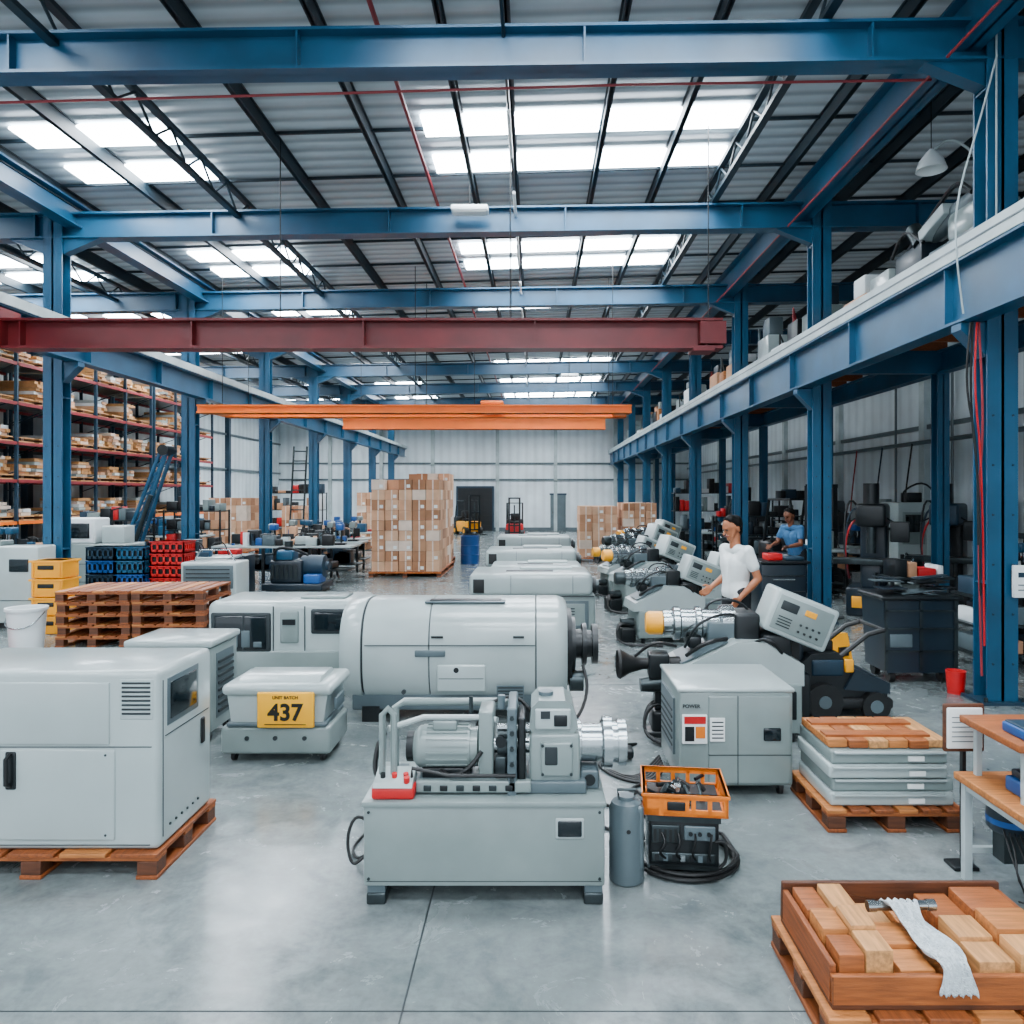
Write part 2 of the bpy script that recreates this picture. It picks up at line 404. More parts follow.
# 1 enclosure
b = B(); pallet(b, -3.45, -2.06, 4.09, 4.85, n=5); b.obj('wooden_pallet', bevel=.004)
b = B(); x0, x1, y0, y1, z0, z1 = -3.4, -2.07, 4.13, 4.8, .141, 1.13
b.rbox(x0, x1, y0, y1, z0, z1, GREYL, .035, 4)
b.box(x0+.05, x1-.04, y0-.003, y0+.01, .71, .715, SEAM)
b.rbox(x0+.3, -2.31, y0-.010, y0+.02, .2, .70, GREYL, .01)
b.rbox(x0+.05, -2.34, y0-.010, y0+.02, .725, 1.07, GREYL, .01)
b.rbox(-2.29, -2.10, y0-.004, y0+.02, .86, 1.09, GREYL, .01)
for k in range(8):
    b.rbox(-2.275, -2.115, y0-.008, y0+.01, .89+k*.024, .902+k*.024, SEAM, .004, 2)
b.tube([(-2.88, y0-.01, .5), (-2.88, y0-.05, .52), (-2.88, y0-.05, .66), (-2.88, y0-.01, .68)], .012, BLACK, 8)
b.rbox(-2.91, -2.85, y0-.018, y0+.01, .48, .69, DARK, .01)
b.rbox(x1-.01, x1+.004, 4.22, 4.61, .80, 1.07, GREYD, .01); b.rbox(x1-.01, x1+.008, 4.25, 4.58, .83, 1.04, SCREEN, .01)
b.rbox(x1-.01, x1+.012, 4.64, 4.69, .56, .72, BLACK, .01)
b.box(x1-.01, x1+.003, 4.2, 4.75, .75, .755, SEAM); b.box(x1-.01, x1+.003, 4.17, 4.175, .2, 1.07, SEAM)
for k in range(6): b.cyl((x1-.01, 4.25+k*.07, .24), (x1+.008, 4.25+k*.07, .24), .008, STEELD, n=8)
b.box(x0+.05, x1-.05, y0-.002, y0+.01, .17, .175, SEAM)
for x in (-3.05, -2.36):
    for z in (.23, .67): b.cyl((x, y0-.013, z), (x, y0, z), .007, STEELD, n=8)
b.obj('machine_enclosure')

# 2 box 437
b = B()
b.rbox(-2.46, -1.6, 5.86, 6.42, .07, .29, GREY, .03)
b.rbox(-2.41, -1.63, 5.85, 6.4, .29, .32, GREYD, .01)
b.prism([(-2.38, .32), (-1.66, .32), (-1.62, .58), (-2.42, .58)], 'Y', 5.88, 6.4, GREYL)
b.rbox(-2.45, -1.58, 5.84, 6.44, .53, .62, GREYL, .045, 4)
b.prism([(5.90, .615), (6.36, .615), (6.28, .66), (5.98, .66)], 'X', -2.34, -1.7, GREYL)
b.rbox(-2.16, -1.72, 5.825, 5.86, .29, .565, YELS, .01)
b.text('437', .18, FR(-1.94, 5.822, .405), BLACK); b.text('UNIT BATCH', .034, FR(-1.94, 5.822, .525), BLACK)
b.box(-2.1, -1.78, 5.819, 5.83, .315, .32, BLACK)
for x in (-2.38, -1.68):
    for y in (5.95, 6.35): caster(b, x, y, .045)
for x in (-2.25, -2.03, -1.8): b.cyl((x, 5.85, .2), (x, 5.865, .2), .018, SEAM, n=10)
b.rbox(-1.61, -1.585, 6.0, 6.25, .38, .48, GREYD, .01)
b.obj('service_unit_box', bevel=.003)

# 3 cart cabinet
b = B(); b.rbox(-3.4, -2.72, 6.3, 6.85, .1, .82, GREY, .02); b.rbox(-3.44, -2.70, 6.26, 6.88, .82, .88, GREYL, .02)
for z in (.3, .5, .7): b.box(-3.38, -2.74, 6.29, 6.3, z, z+.008, SEAM)
b.box(-2.73, -2.714, 6.4, 6.75, .2, .75, GREYD)
for k in range(8): b.box(-2.716, -2.70, 6.42, 6.73, .24+k*.06, .262+k*.06, SEAM)
for x in (-3.33, -2.79):
    for y in (6.4, 6.78): caster(b, x, y, .05)
for z in (.4, .6): b.box(-3.15, -3.0, 6.28, 6.3, z, z+.015, DARK)
b.obj('equipment_cart')

# 4 windowed machine
b = B(); b.rbox(-3.55, -1.9, 8.1, 9.0, .08, .95, GREYL, .09, 5); b.rbox(-3.5, -1.95, 8.08, 8.2, .1, .42, GREY, .02)
b.rbox(-3.50, -2.85, 8.08, 8.13, .40, .83, SEAM, .05, 4); b.rbox(-3.46, -2.89, 8.07, 8.12, .43, .8, GLASS, .05, 4)
b.box(-3.15, -3.13, 8.065, 8.1, .43, .8, SEAM)
for k in range(4): b.rbox(-3.42+k*.13, -3.33+k*.13, 8.06, 8.08, .46, .52+.06*(k % 3), GREYD, .01)
b.rbox(-2.42, -2.02, 8.08, 8.13, .6, .87, SEAM, .03, 4); b.rbox(-2.39, -2.05, 8.07, 8.12, .63, .84, GLASS, .03, 4)
b.rbox(-2.75, -2.55, 8.08, 8.12, .5, .85, GREY, .02); b.box(-2.72, -2.58, 8.07, 8.1, .7, .76, DARK)
for x in (-3.45, -2.1): b.box(x, x+.12, 8.2, 8.9, 0, .1, DARK)
b.box(-2.83, -2.82, 8.09, 8.1, .12, .9, SEAM); b.box(-2.49, -2.48, 8.09, 8.1, .12, .9, SEAM)
b.rbox(-2.6, -2.1, 8.3, 8.7, .94, .98, GREY, .02)
b.obj('enclosed_milling_machine')

# 5 large cylindrical machine
def superloft(b, secs, mat, ex=2.8, n=48):
    vs = []; fs = []
    for (x, ry, rz, cy, cz) in secs:
        for k in range(n):
            a = 2*math.pi*k/n; c, s_ = math.cos(a), math.sin(a)
            vs.append((x, cy+ry*math.copysign(abs(c)**(2/ex), c), cz+rz*math.copysign(abs(s_)**(2/ex), s_)))
    for j in range(len(secs)-1):
        for k in range(n):
            k2 = (k+1) % n; fs.append((j*n+k, j*n+k2, (j+1)*n+k2, (j+1)*n+k))
    fs.append(tuple(range(n))); fs.append(tuple(range((len(secs)-1)*n, len(secs)*n)))
    b.add(vs, fs, mat)
b = B(); cy, cz = 7.36, .62; ry, rz = .5, .48
def sec(x, k): return (x, ry*k, rz*k, cy, cz)
superloft(b, [sec(-1.82, .8), sec(-1.80, .93), sec(-1.74, 1.0), sec(-1.62, 1.02), sec(-1.6, 1.02)], GREYL)
superloft(b, [sec(-1.6, .985), sec(-1.58, .985)], SEAM)
superloft(b, [sec(-1.58, 1), sec(-1.575, 1.01), sec(-.98, 1.01), sec(-.975, .995)], GREYL)
superloft(b, [sec(-.975, .99), sec(-.965, .99)], SEAM)
superloft(b, [sec(-.965, 1.01), sec(.0, 1.01), sec(.005, .99)], GREYL)
superloft(b, [sec(.005, .98), sec(.015, .98)], SEAM)
superloft(b, [sec(.015, 1.01), sec(.2, 1.01), sec(.27, .97), sec(.3, .9)], GREYL)
superloft(b, [sec(.3, .78), sec(.35, .76)], DARK, 2.1)
b.lathe([(0, 0), (.26, 0), (.26, .2), (.14, .2), (.14, .45), (.2, .45), (.2, .6), (.13, .6), (.13, .8), (.19, .8), (.19, 1), (.1, 1), (.08, .8), (0, .8)], (.33, cy-.1, .66), (.6, cy-.1, .66), DARK, 28)
b.cyl((.33, cy-.2, .33), (.46, cy-.2, .33), .1, STEELD)
b.rbox(-1.0, -.32, 7.1, 7.22, 1.085, 1.106, DARK, .01); b.rbox(-1.04, -.28, 7.06, 7.26, 1.08, 1.098, GREYD, .008)
b.box(-1.56, -.0, cy-.512, cy-.49, .72, .727, SEAM)
b.rbox(-1.1, -.82, cy-.52, cy-.48, .62, .68, GREYD, .01)
b.rbox(-.9, -.45, cy-.515, cy-.47, .3, .55, GREYL, .02); b.box(-.88, -.47, cy-.518, cy-.5, .42, .425, SEAM)
b.cyl((-.72, cy-.52, .5), (-.72, cy-.49, .5), .025, DARK); b.cyl((-1.2, cy-.52, .3), (-1.2, cy-.49, .3), .02, SEAM)
b.box(-.35, -.1, cy-.514, cy-.5, .2, .36, GREYD)
for k in range(5): b.box(-.34, -.11, cy-.52, cy-.51, .215+k*.03, .227+k*.03, SEAM)
b.rbox(-1.7, .2, cy-.4, cy+.4, .1, .3, GREYD, .02)
for x in (-1.6, -.1): b.box(x, x+.16, cy-.42, cy+.42, 0, .14, DARK)
b.box(-.95, -.84, cy-.512, cy-.5, .79, .81, DARK); b.box(-.2, -.1, cy-.512, cy-.5, .79, .81, SEAM)
b.tube([(.45, cy-.3, .5), (.5, cy-.4, .3), (.4, cy-.5, .05), (.2, cy-.7, .015), (-.3, cy-.75, .015)], .016, BLACK, 8, smooth=2)
b.obj('cylindrical_processing_machine')

# 6 central machine
b = B()
b.rbox(-.877, .357, 3.83, 4.4, .1, .53, GREY, .012, 2)
b.rbox(-.885, .365, 3.82, 4.41, .505, .535, GREY, .008, 2)
for x in (-.86, .255): b.box(x, x+.09, 3.85, 4.38, .03, .1, GREYD); b.rbox(x-.005, x+.095, 3.84, 4.0, 0, .06, STEELD, .01); b.rbox(x-.005, x+.095, 4.25, 4.4, 0, .06, STEELD, .01)
b.rbox(.105, .25, 3.822, 3.84, .345, .45, GREYL, .008); b.rbox(.115, .24, 3.818, 3.835, .355, .44, SCREEN, .015)
for x in (-.85, .33):
    for z in (.14, .48): b.cyl((x, 3.825, z), (x, 3.835, z), .008, STEELD, n=8)
b.box(-.86, .34, 3.8285, 3.84, .125, .128, SEAM)
b.tube([(-.80, 3.93, .53), (-.80, 3.93, .95), (-.77, 3.93, .98), (-.74, 3.93, .95), (-.74, 3.93, .55)], .018, GREY, 10)
b.tube([(-.79, 4.25, .53), (-.79, 4.25, .9), (-.74, 4.25, .93), (-.15, 4.25, .93), (-.1, 4.25, .9), (-.1, 4.25, .55)], .022, GREY, 10)
b.box(-.82, -.72, 3.9, 4.3, .535, .56, GREYD)
b.tube([(-.77, 3.95, .87), (-.6, 4.05, .9), (-.3, 4.05, .9), (-.2, 4.0, .9)], .016, GREYL, 8)
b.rbox(-.66, -.04, 3.93, 4.33, .535, .6, GREYD, .01); b.rbox(-.62, -.02, 3.9, 3.95, .55, .61, GREY, .008)
b.tube([(-.64, 3.9, .62), (-.64, 3.9, .68), (-.45, 3.9, .64), (-.1, 3.9, .64)], .010, BLACK)
mz, my = .735, 4.08
b.lathe([(0, 0), (.07, 0), (.1, .06), (.11, .1), (.11, .14), (.115, .14), (.115, .8), (.105, .8), (.105, .9), (.06, .92), (.06, 1), (0, 1)], (-.66, my, mz), (-.27, my, mz), GREY, 32)
for k in range(20):
    M = Matrix.Translation((0, my, mz)) @ Matrix.Rotation(2*math.pi*k/20, 4, 'X')
    b.box(-.58, -.36, -.004, .004, .11, .122, GREY, M)
b.cyl((-.69, my, mz), (-.65, my, mz), .08, DARK)
b.rbox(-.55, -.42, my-.06, my+.06, mz+.1, mz+.15, GREY, .01); b.rbox(-.6, -.34, my-.1, my+.1, .58, .65, DARK, .01)
b.tube([(-.5, my-.1, .64), (-.45, 3.94, .62), (-.35, 3.92, .66), (-.28, 3.95, .75)], .012, BLACK, 8, smooth=2)
b.tube([(-.33, my+.1, .8), (-.25, 4.2, .95), (-.1, 4.2, .98), (-.02, 4.15, .9)], .01, BLACK, 8, smooth=2)
b.rbox(-.30, -.22, 3.98, 4.2, .55, .95, GREY, .012); b.rbox(-.31, -.21, 3.97, 4.21, .55, .6, GREYD, .008)
b.rbox(-.145, -.095, 3.9, 4.25, .53, .99, GREYD, .01); b.rbox(-.09, -.05, 3.93, 4.2, .55, .93, DARK, .01)
b.cyl((-.24, 4.08, .74), (0, 4.08, .74), .04, STEEL); b.cyl((-.2, 4.08, .74), (-.15, 4.08, .74), .09, STEELD)
b.cyl((-.2, 4.0, .86), (.0, 4.0, .86), .02, STEEL, n=10)
b.box(-.215, -.15, 4.0, 4.2, .6, .68, DARK); b.rbox(-.21, -.15, 3.95, 4.02, .6, .72, STEELD, .01); b.cyl((-.18, 3.94, .8), (-.18, 3.97, .8), .03, DARK)
for z in (.62, .7, .78, .86, .94): b.cyl((-.12, 3.885, z), (-.12, 3.9, z), .012, STEELD, n=8)
b.cyl((-.35, 4.1, .9), (-.35, 4.1, 1.0), .012, STEELD, n=8); b.cyl((-.18, 4.05, .95), (-.18, 4.05, 1.02), .02, GREYD, n=10)
for k in range(6): b.rbox(-.58+k*.085, -.54+k*.085, 3.895, 3.91, .56, .59, [STEELD, DARK][k % 2], .004)
b.rbox(-.05, .27, 3.92, 4.32, .535, .6, GREYD, .01)
b.rbox(-.03, .24, 3.95, 4.3, .58, .84, GREY, .02)
b.prism([(-.01, .83), (.2, .83), (.23, .87), (.2, .98), (.16, 1.01), (.02, 1.01), (-.02, .97), (-.03, .87)], 'Y', 3.97, 4.26, GREY)
b.rbox(.0, .19, 3.955, 4.0, .86, .97, GREYL, .01); b.box(.03, .08, 3.95, 3.96, .92, .96, SEAM); b.rbox(.1, .17, 3.945, 3.96, .88, .94, DARK, .006)
b.rbox(.03, .2, 3.935, 3.97, .62, .8, GREY, .012); b.rbox(.05, .12, 3.93, 3.95, .68, .78, SEAM, .01)
for x in (.04, .19):
    for z in (.635, .785): b.cyl((x, 3.925, z), (x, 3.94, z), .008, STEELD, n=8)
b.cyl((.06, 4.1, 1.0), (.06, 4.1, 1.03), .04, GREYD)
b.lathe([(0, 0), (.12, 0), (.12, .1), (.1, .12), (.1, .52), (.115, .55), (.14, .55), (.14, .72), (.11, .72), (.11, .84), (.125, .84), (.125, 1), (.08, 1), (.06, .8), (0, .8)], (.22, 4.1, .75), (.49, 4.1, .75), STEEL, 32)
for k in range(8):
    a = 2*math.pi*k/8; b.cyl((.36, 4.1+.125*math.cos(a), .75+.125*math.sin(a)), (.385, 4.1+.125*math.cos(a), .75+.125*math.sin(a)), .01, STEELD, n=8)
b.rbox(.24, .34, 3.98, 4.25, .535, .64, GREYD, .015); b.cyl((.29, 3.97, .59), (.29, 3.99, .59), .03, DARK)
b.obj('lathe_machine')
b = B(); b.rbox(-.84, -.62, 3.84, 3.98, .5365, .60, REDP, .015); b.prism([(3.835, .6), (3.985, .6), (3.985, .66), (3.85, .62)], 'X', -.83, -.63, GREYL)
for k in range(3): b.cyl((-.79+k*.06, 3.9, .63), (-.79+k*.06, 3.895, .655), .014, [DARK, REDP, REDP][k], n=12)
b.cyl((-.66, 3.86, .62), (-.66, 3.855, .65), .016, REDP, n=12)
b.tube([(-.8, 3.98, .58), (-.86, 4.0, .62), (-.85, 4.05, .75), (-.82, 4.1, .8)], .014, BLACK, 8, smooth=2)
b.obj('control_box')
b = B(); b.tube([(-.89, 4.1, .3), (-.98, 4.1, .36), (-1.02, 4.05, .25), (-.98, 4.0, .12), (-.92, 4.0, .16), (-.89, 4.05, .2)], .009, BLACK, 8, smooth=2)
b.tube([(-.89, 4.2, .15), (-1.0, 4.25, .02), (-1.1, 4.45, .01), (-1.0, 4.8, .01), (-.5, 4.95, .01), (.1, 5.0, .01), (.45, 4.7, .01), (.62, 4.6, .01)], .009, BLACK, 8, smooth=2)
b.tube([(-.6, 4.6, .01), (-.3, 5.1, .01), (.2, 5.2, .01), (.6, 5.0, .01), (.75, 4.85, .01)], .012, BLACK, 8, smooth=2)
b.obj('power_cable')
b = B()
for k in range(6):
    b.tube([(.95, 5.5+.05*k, .1), (.85-.03*k, 5.42, .012), (.62-.05*k, 5.5+.12*k, .012), (.45-.02*k, 5.85+.1*k, .012), (.65, 6.1, .012+.01*k), (.85, 6.3, .012)], .011, BLACK, 8, smooth=2)
b.tube([(1.0, 5.3, .1), (.9, 5.15, .012), (.7, 5.1, .012), (.65, 5.3, .012), (.8, 5.45, .015)], .012, BLACK, 8, smooth=2)
b.rbox(.62, .78, 5.9, 6.05, .02, .09, DARK, .02); b.rbox(.5, .6, 6.25, 6.4, 0, .06, DARK, .02); b.obj('floor_cables')

# 7 canister
b = B(); b.lathe([(0, 0), (.085, 0), (.095, .02), (.095, .85), (.08, .93), (.045, .96), (.045, 1.0), (0, 1)], (.5, 4.1, 0), (.5, 4.1, .46), GREYD, 32)
b.rbox(.54, .585, 4.03, 4.12, .08, .42, GREYD, .015); b.tube([(.46, 4.1, .45), (.45, 4.1, .49), (.55, 4.1, .49), (.54, 4.1, .45)], .008, STEELD, 8)
b.cyl((.5, 4.003, .3), (.5, 4.01, .3), .012, BLACK, n=10)
b.obj('gas_canister')

def crate(b, x0, x1, y0, y1, z0, z1, mat, M=None, t=.012):
    b.box(x0, x1, y0, y1, z0, z0+t, mat, M)
    h = z1-z0
    for (za, zb) in ((z0, z0+h*.3), (z1-h*.25, z1)):
        b.box(x0, x1, y0, y0+t, za, zb, mat, M); b.box(x0, x1, y1-t, y1, za, zb, mat, M)
        b.box(x0, x0+t, y0, y1, za, zb, mat, M); b.box(x1-t, x1, y0, y1, za, zb, mat, M)
    b.box(x0-.008, x1+.008, y0-.008, y0+t, z1-.015, z1, mat, M); b.box(x0-.008, x1+.008, y1-t, y1+.008, z1-.015, z1, mat, M)
    b.box(x0-.008, x0+t, y0, y1, z1-.015, z1, mat, M); b.box(x1-t, x1+.008, y0, y1, z1-.015, z1, mat, M)
    n = 5
    for k in range(n+1):
        x = x0+(x1-x0-t*1.6)*k/n; b.box(x, x+t*1.6, y0, y0+t, z0, z1, mat, M); b.box(x, x+t*1.6, y1-t, y1, z0, z1, mat, M)
        y = y0+(y1-y0-t*1.6)*k/n; b.box(x0, x0+t, y, y+t*1.6, z0, z1, mat, M); b.box(x1-t, x1, y, y+t*1.6, z0, z1, mat, M)
b = B()
crate(b, -.23, .23, -.22, .2, 0, .12, ORP, t=.014)
b.box(-.23, .02, -.22, -.206, 0, .12, ORP); b.rbox(-.1, .0, -.225, -.21, .03, .08, DARK, .01)
for k in range(26):
    a = R(-.16, .14); c = R(-.15, .15)
    b.cyl((a, c, .03+R(0, .05)), (a+R(-.06, .08), c+R(-.08, .08), .03+R(0, .07)), R(.008, .022), random.choice([STEEL, STEELD, STEELD, STEEL, DARK]), n=10)
b.box(-.2, .2, -.19, .19, .015, .03, DARK)
b.obj('orange_crate', (.85, 4.32, .34), rz=-7)
b = B()
b.rbox(-.19, .19, -.19, .19, .05, .31, DARK, .01); b.box(-.2, .2, -.2, .2, .3, .335, STEELD); b.box(-.2, .2, -.2, .2, .04, .06, STEELD)
b.rbox(-.18, -.02, -.2, -.18, .18, .28, STEELD, .008); b.rbox(.0, .17, -.2, -.18, .2, .28, GREYD, .008); b.rbox(-.18, .17, -.2, -.18, .075, .13, STEELD, .008)
for k in range(5): b.box(-.165+k*.028, -.15+k*.028, -.204, -.195, .19, .26, BLACK)
for k in range(3): b.cyl((.035+k*.05, -.208, .24), (.035+k*.05, -.195, .24), .012, DARK, n=12)
for k in range(7): b.box(-.16+k*.047, -.135+k*.047, -.204, -.195, .085, .12, [DARK, GREYD, DARK, STEEL, DARK, GREYD, DARK][k])
for k in range(6): b.box(-.196, -.188, -.15+k*.05, -.12+k*.05, .1, .27, GREYD)
for x in (-.17, .17):
    for y in (-.17, .17): b.box(x-.02, x+.02, y-.02, y+.02, 0, .05, DARK); b.box(x-.012, x+.012, y-.012, y+.012, .04, .33, STEELD)
for k in range(4): b.tube([(-.12+k*.09, -.2, .24), (-.1+k*.08, -.235, .2), (-.14+k*.09, -.23, .14), (-.1+k*.08, -.2, .1)], .007, BLACK, 6, smooth=2)
b.tube([(.17, -.2, .2), (.22, -.22, .22), (.23, -.2, .1), (.19, -.2, .06)], .01, BLACK, 8, smooth=2)
b.obj('power_supply_unit', (.84, 4.32, 0), rz=-6)
b = B()
pts = []
for k in range(72):
    a = k/72*2*math.pi*3; r = .295+.012*math.sin(a*.37)
    pts.append((.86+r*math.cos(a), 4.33+r*.95*math.sin(a), .015+.012*(k/24)))
pts += [(1.15, 4.6, .02), (.9, 4.9, .02), (.7, 5.3, .02)]
b.tube(pts, .012, BLACK, 8); b.obj('coiled_hose')

# 9 electrical cabinet
b = B(); b.rbox(1.0, 1.79, 5.2, 5.95, .08, .74, GREY, .02); b.rbox(.99, 1.8, 5.19, 5.96, .73, .76, GREYL, .012)
b.rbox(1.2, 1.77, 5.185, 5.22, .1, .71, GREY, .012); b.box(1.4, 1.405, 5.18, 5.2, .1, .71, SEAM); b.box(1.2, 1.77, 5.18, 5.2, .3, .304, SEAM)
b.rbox(1.02, 1.19, 5.18, 5.205, .38, .58, PAPER, .004); b.box(1.03, 1.18, 5.175, 5.2, .52, .57, REDP); b.box(1.035, 1.10, 5.175, 5.2, .40, .50, DARK); b.box(1.11, 1.175, 5.175, 5.2, .42, .5, ORP)
b.box(1.21, 1.31, 5.172, 5.2, .40, .56, PAPER)
for k in range(5): b.box(1.22, 1.3, 5.17, 5.18, .42+k*.027, .428+k*.027, DARK)
b.text('POWER', .035, FR(1.08, 5.178, .64), DARK)
b.rbox(1.58, 1.7, 5.17, 5.2, .4, .49, SCREEN, .01)
b.box(.985, 1.0, 5.35, 5.85, .25, .65, GREYD)
for k in range(6): b.box(.98, .99, 5.38, 5.82, .3+k*.05, .315+k*.05, SEAM)
for x in (1.07, 1.72):
    for y in (5.28, 5.87): caster(b, x, y, .045)
b.obj('electrical_cabinet')

def turret_machine(loc, rz=0, sc=1, yel=True, horn=True):
    b = B()
    b.rbox(-.5, .5, -.36, .36, .08, .5, GREY, .02)
    for x in (-.42, .42):
        for y in (-.3, .3): b.cyl((x, y, 0), (x, y, .09), .03, DARK, n=10)
    b.prism([(-.58, .48), (.52, .48), (.52, .66), (.2, .84), (-.05, .84), (-.55, .6)], 'Y', -.34, .34, GREYL)
    b.prism([(-.5, .635), (-.1, .83), (-.1, .835), (-.51, .645)], 'Y', -.26, .26, GREYD)
    b.rbox(-.3, .3, -.375, -.35, .15, .42, GREYD, .01)
    b.rbox(-.25, .25, -.38, -.36, .18, .39, GREY, .01); b.rbox(.33, .45, -.375, -.35, .2, .44, DARK, .01)
    b.lathe([(0, 0), (.085, 0), (.105, .04), (.105, .2), (.08, .2)], (-.78, .05, .94), (-.05, .05, .94), YEL if yel else STEELD, 28)
    b.lathe([(.09, .18), (.12, .2), (.12, .3), (.15, .32), (.15, .38), (.13, .4), (.13, .55), (.155, .57), (.155, .62), (.13, .64), (.13, .82), (.17, .85), (.17, 1), (0, 1)], (-.78, .05, .94), (-.0, .05, .94), STEEL, 28)
    for k in range(8):
        a = 2*math.pi*k/8; b.cyl((-.56, .05+.11*math.cos(a), .94+.11*math.sin(a)), (-.2, .05+.11*math.cos(a), .94+.11*math.sin(a)), .015, STEELD, n=8)
    b.rbox(-.25, .12, -.12, .22, .78, .98, GREYD, .02); b.rbox(-.02, .2, -.16, .24, .8, 1.06, DARK, .03)
    b.rbox(-.42, -.3, -.1, .2, .74, .84, DARK, .02)
    if horn:
        b.lathe([(0, 0), (.05, .05), (.12, .0), (.13, .04), (.08, .2), (.05, .4), (.045, .6), (.08, .62), (.08, .75), (.06, .8), (.06, 1), (0, 1)], (-1.05, -.2, .62), (-.5, -.15, .62), BLACK, 24)
        b.rbox(-.78, -.6, -.26, -.06, .5, .72, DARK, .02); b.box(-.72, -.64, -.2, -.1, 0, .5, DARK); b.rbox(-.8, -.55, -.28, -.02, 0, .05, DARK, .01)
        b.lathe([(0, 0), (.06, 0), (.07, .3), (.07, 1), (0, 1)], (-.85, -.2, .44), (-.55, -.18, .46), STEELD, 18)
        b.tube([(-.9, -.25, .7), (-.75, -.35, .85), (-.55, -.3, .8)], .014, BLACK, 8, smooth=2)
    M = ROT((.5, 0, 1.0), 22, 'Y')
    b.rbox(.22, .78, -.3, .12, .84, 1.22, GREYL, .03, 3, M); b.rbox(.26, .74, -.312, -.29, .88, 1.18, GREY, .015, 2, M)
    b.rbox(.29, .44, -.32, -.3, 1.06, 1.14, SEAM, .008, 2, M)
    for k in range(4):
        for j in range(2): b.cyl((.5+k*.055, -.325, .93+j*.06), (.5+k*.055, -.3, .93+j*.06), .011, [DARK, SEAM][j], n=8, M=M)
    for k in range(4): b.box(.3, .42, -.318, -.3, .92+k*.025, .93+k*.025, SEAM, M)
    b.rbox(.5, .6, -.318, -.3, 1.08, 1.13, YEL, .004, 1, M)
    b.box(.4, .55, -.1, .05, .6, .95, DARK); b.rbox(.2, .45, -.25, .2, .7, .9, DARK, .03)
    b.tube([(.1, -.2, .8), (.2, -.38, .9), (.35, -.34, .75), (.4, -.2, .6)], .014, BLACK, 8, smooth=2)
    b.tube([(-.45, -.2, .7), (-.3, -.35, .85), (-.1, -.2, .85)], .018, BLACK, 8, smooth=2)
    b.tube([(-.45, -.1, .75), (-.35, -.2, 1.0), (.0, -.1, 1.08), (.2, .0, .85)], .012, DARK, 8, smooth=2)
    b.tube([(-.3, .1, .9), (-.2, .1, 1.16), (.1, .1, 1.14), (.2, .1, .95)], .012, DARK, 8, smooth=2)
    b.rbox(-.75, -.52, -.25, .1, .0, .22, DARK, .03); b.cyl((-.72, -.1, .28), (-.52, -.1, .28), .07, STEELD, n=16)
    for k in range(3): b.tube([(-.6, -.2+.1*k, .25), (-.78, -.3+.05*k, .3), (-.85, -.35, .08), (-.7, -.45-.04*k, .015), (-.2, -.5-.05*k, .015)], .014, BLACK, 8, smooth=2)
    b.rbox(.5, .62, -.2, .2, .15, .55, DARK, .02)
    b.obj('turret_machine', loc, rz, scale=sc)
turret_machine((1.78, 6.72, 0), -3, 1.0)
turret_machine((1.9, 10.95, 0), 6, .95, False, False)
turret_machine((2.05, 13.9, 0), 14, 1.05, True, False)
turret_machine((2.4, 17.6, 0), 20, 1.1, False)
turret_machine((2.65, 12.3, 0), 12, .9, False, False)
turret_machine((3.05, 20.5, 0), 20, 1.1, True, False)
turret_machine((1.95, 16.0, 0), 14, .95, True, False)

b = B()
b.prism([(-.5, .12), (.5, .1), (.52, .3), (.2, .45), (.05, .62), (-.2, .6), (-.5, .35)], 'Y', -.3, .3, DARK)
b.rbox(-.55, .55, -.36, .36, .1, .2, BLACK, .03)
b.prism([(.1, .28), (.52, .24), (.52, .34), (.2, .47)], 'Y', -.34, .34, NAVY)
for x in (-.1, .38):
    rr = .13 if x > 0 else .17
    for y in (-.38, .32): b.cyl((x, y, rr), (x, y+.08, rr), rr, BLACK, n=28); b.cyl((x, y-.005, rr), (x, y+.085, rr), .06, GREYD, n=16)
b.tube([(.0, -.25, .5), (.35, -.25, .78), (.5, -.25, .82)], .025, BLACK, 8); b.tube([(.0, .25, .5), (.35, .25, .78), (.5, .25, .82)], .025, BLACK, 8)
b.tube([(.5, -.27, .82), (.5, .27, .82)], .02, BLACK, 8)
b.tube([(-.35, -.3, .35), (-.35, -.3, .9), (.1, -.3, .95)], .02, DARK, 8)
b.rbox(-.3, .05, -.2, .2, .58, .72, DARK, .03); b.rbox(-.45, -.25, -.25, .25, .3, .75, NAVY, .03)
b.rbox(.1, .18, -.345, -.3, .44, .56, YEL, .01); b.rbox(-.2, .1, -.32, -.28, .4, .55, BLUE2, .02); b.cyl((.2, -.32, .38), (.2, -.28, .38), .03, STEEL, n=12)
b.obj('pallet_truck', (2.8, 7.35, 0))

# 10 panels on pallet
b = B(); pallet(b, 1.82, 2.68, 4.66, 5.35, n=6); b.obj('wooden_pallet', bevel=.004)
b = B()
zz = .141
for k, h in enumerate((.085, .085, .085, .085)):
    d = [0, .012, -.01, .006][k]
    b.rbox(1.86+d, 2.6+d*.5+(.04 if k < 2 else 0), 4.72+d, 5.3, zz, zz+h, GREY if k % 2 else GREYL, .016, 3)
    b.rbox(1.88+d, 2.58+d, 4.70+d, 4.74, zz+h-.02, zz+h-.005, GREYL, .005)
    b.box(2.35, 2.45, 4.71+d, 4.725+d, zz+.02, zz+.05, PAPER)
    zz += h+.003
b.obj('stacked_metal_panels')
b = B()
for k in range(6): b.rbox(-.375+k*.127, -.255+k*.127, -.26+R(-.02, .01), .24+R(-.01, .01), 0, .05, WOOD[[2, 0, 4, 2, 0, 4][k]], .006)
for y in (-.15, .1): b.box(-.37, .30, y-.05, y+.05, .05, .065, WOOD[0])
b.obj('timber_planks', (2.24, 5.02, zz+.002), rz=0)

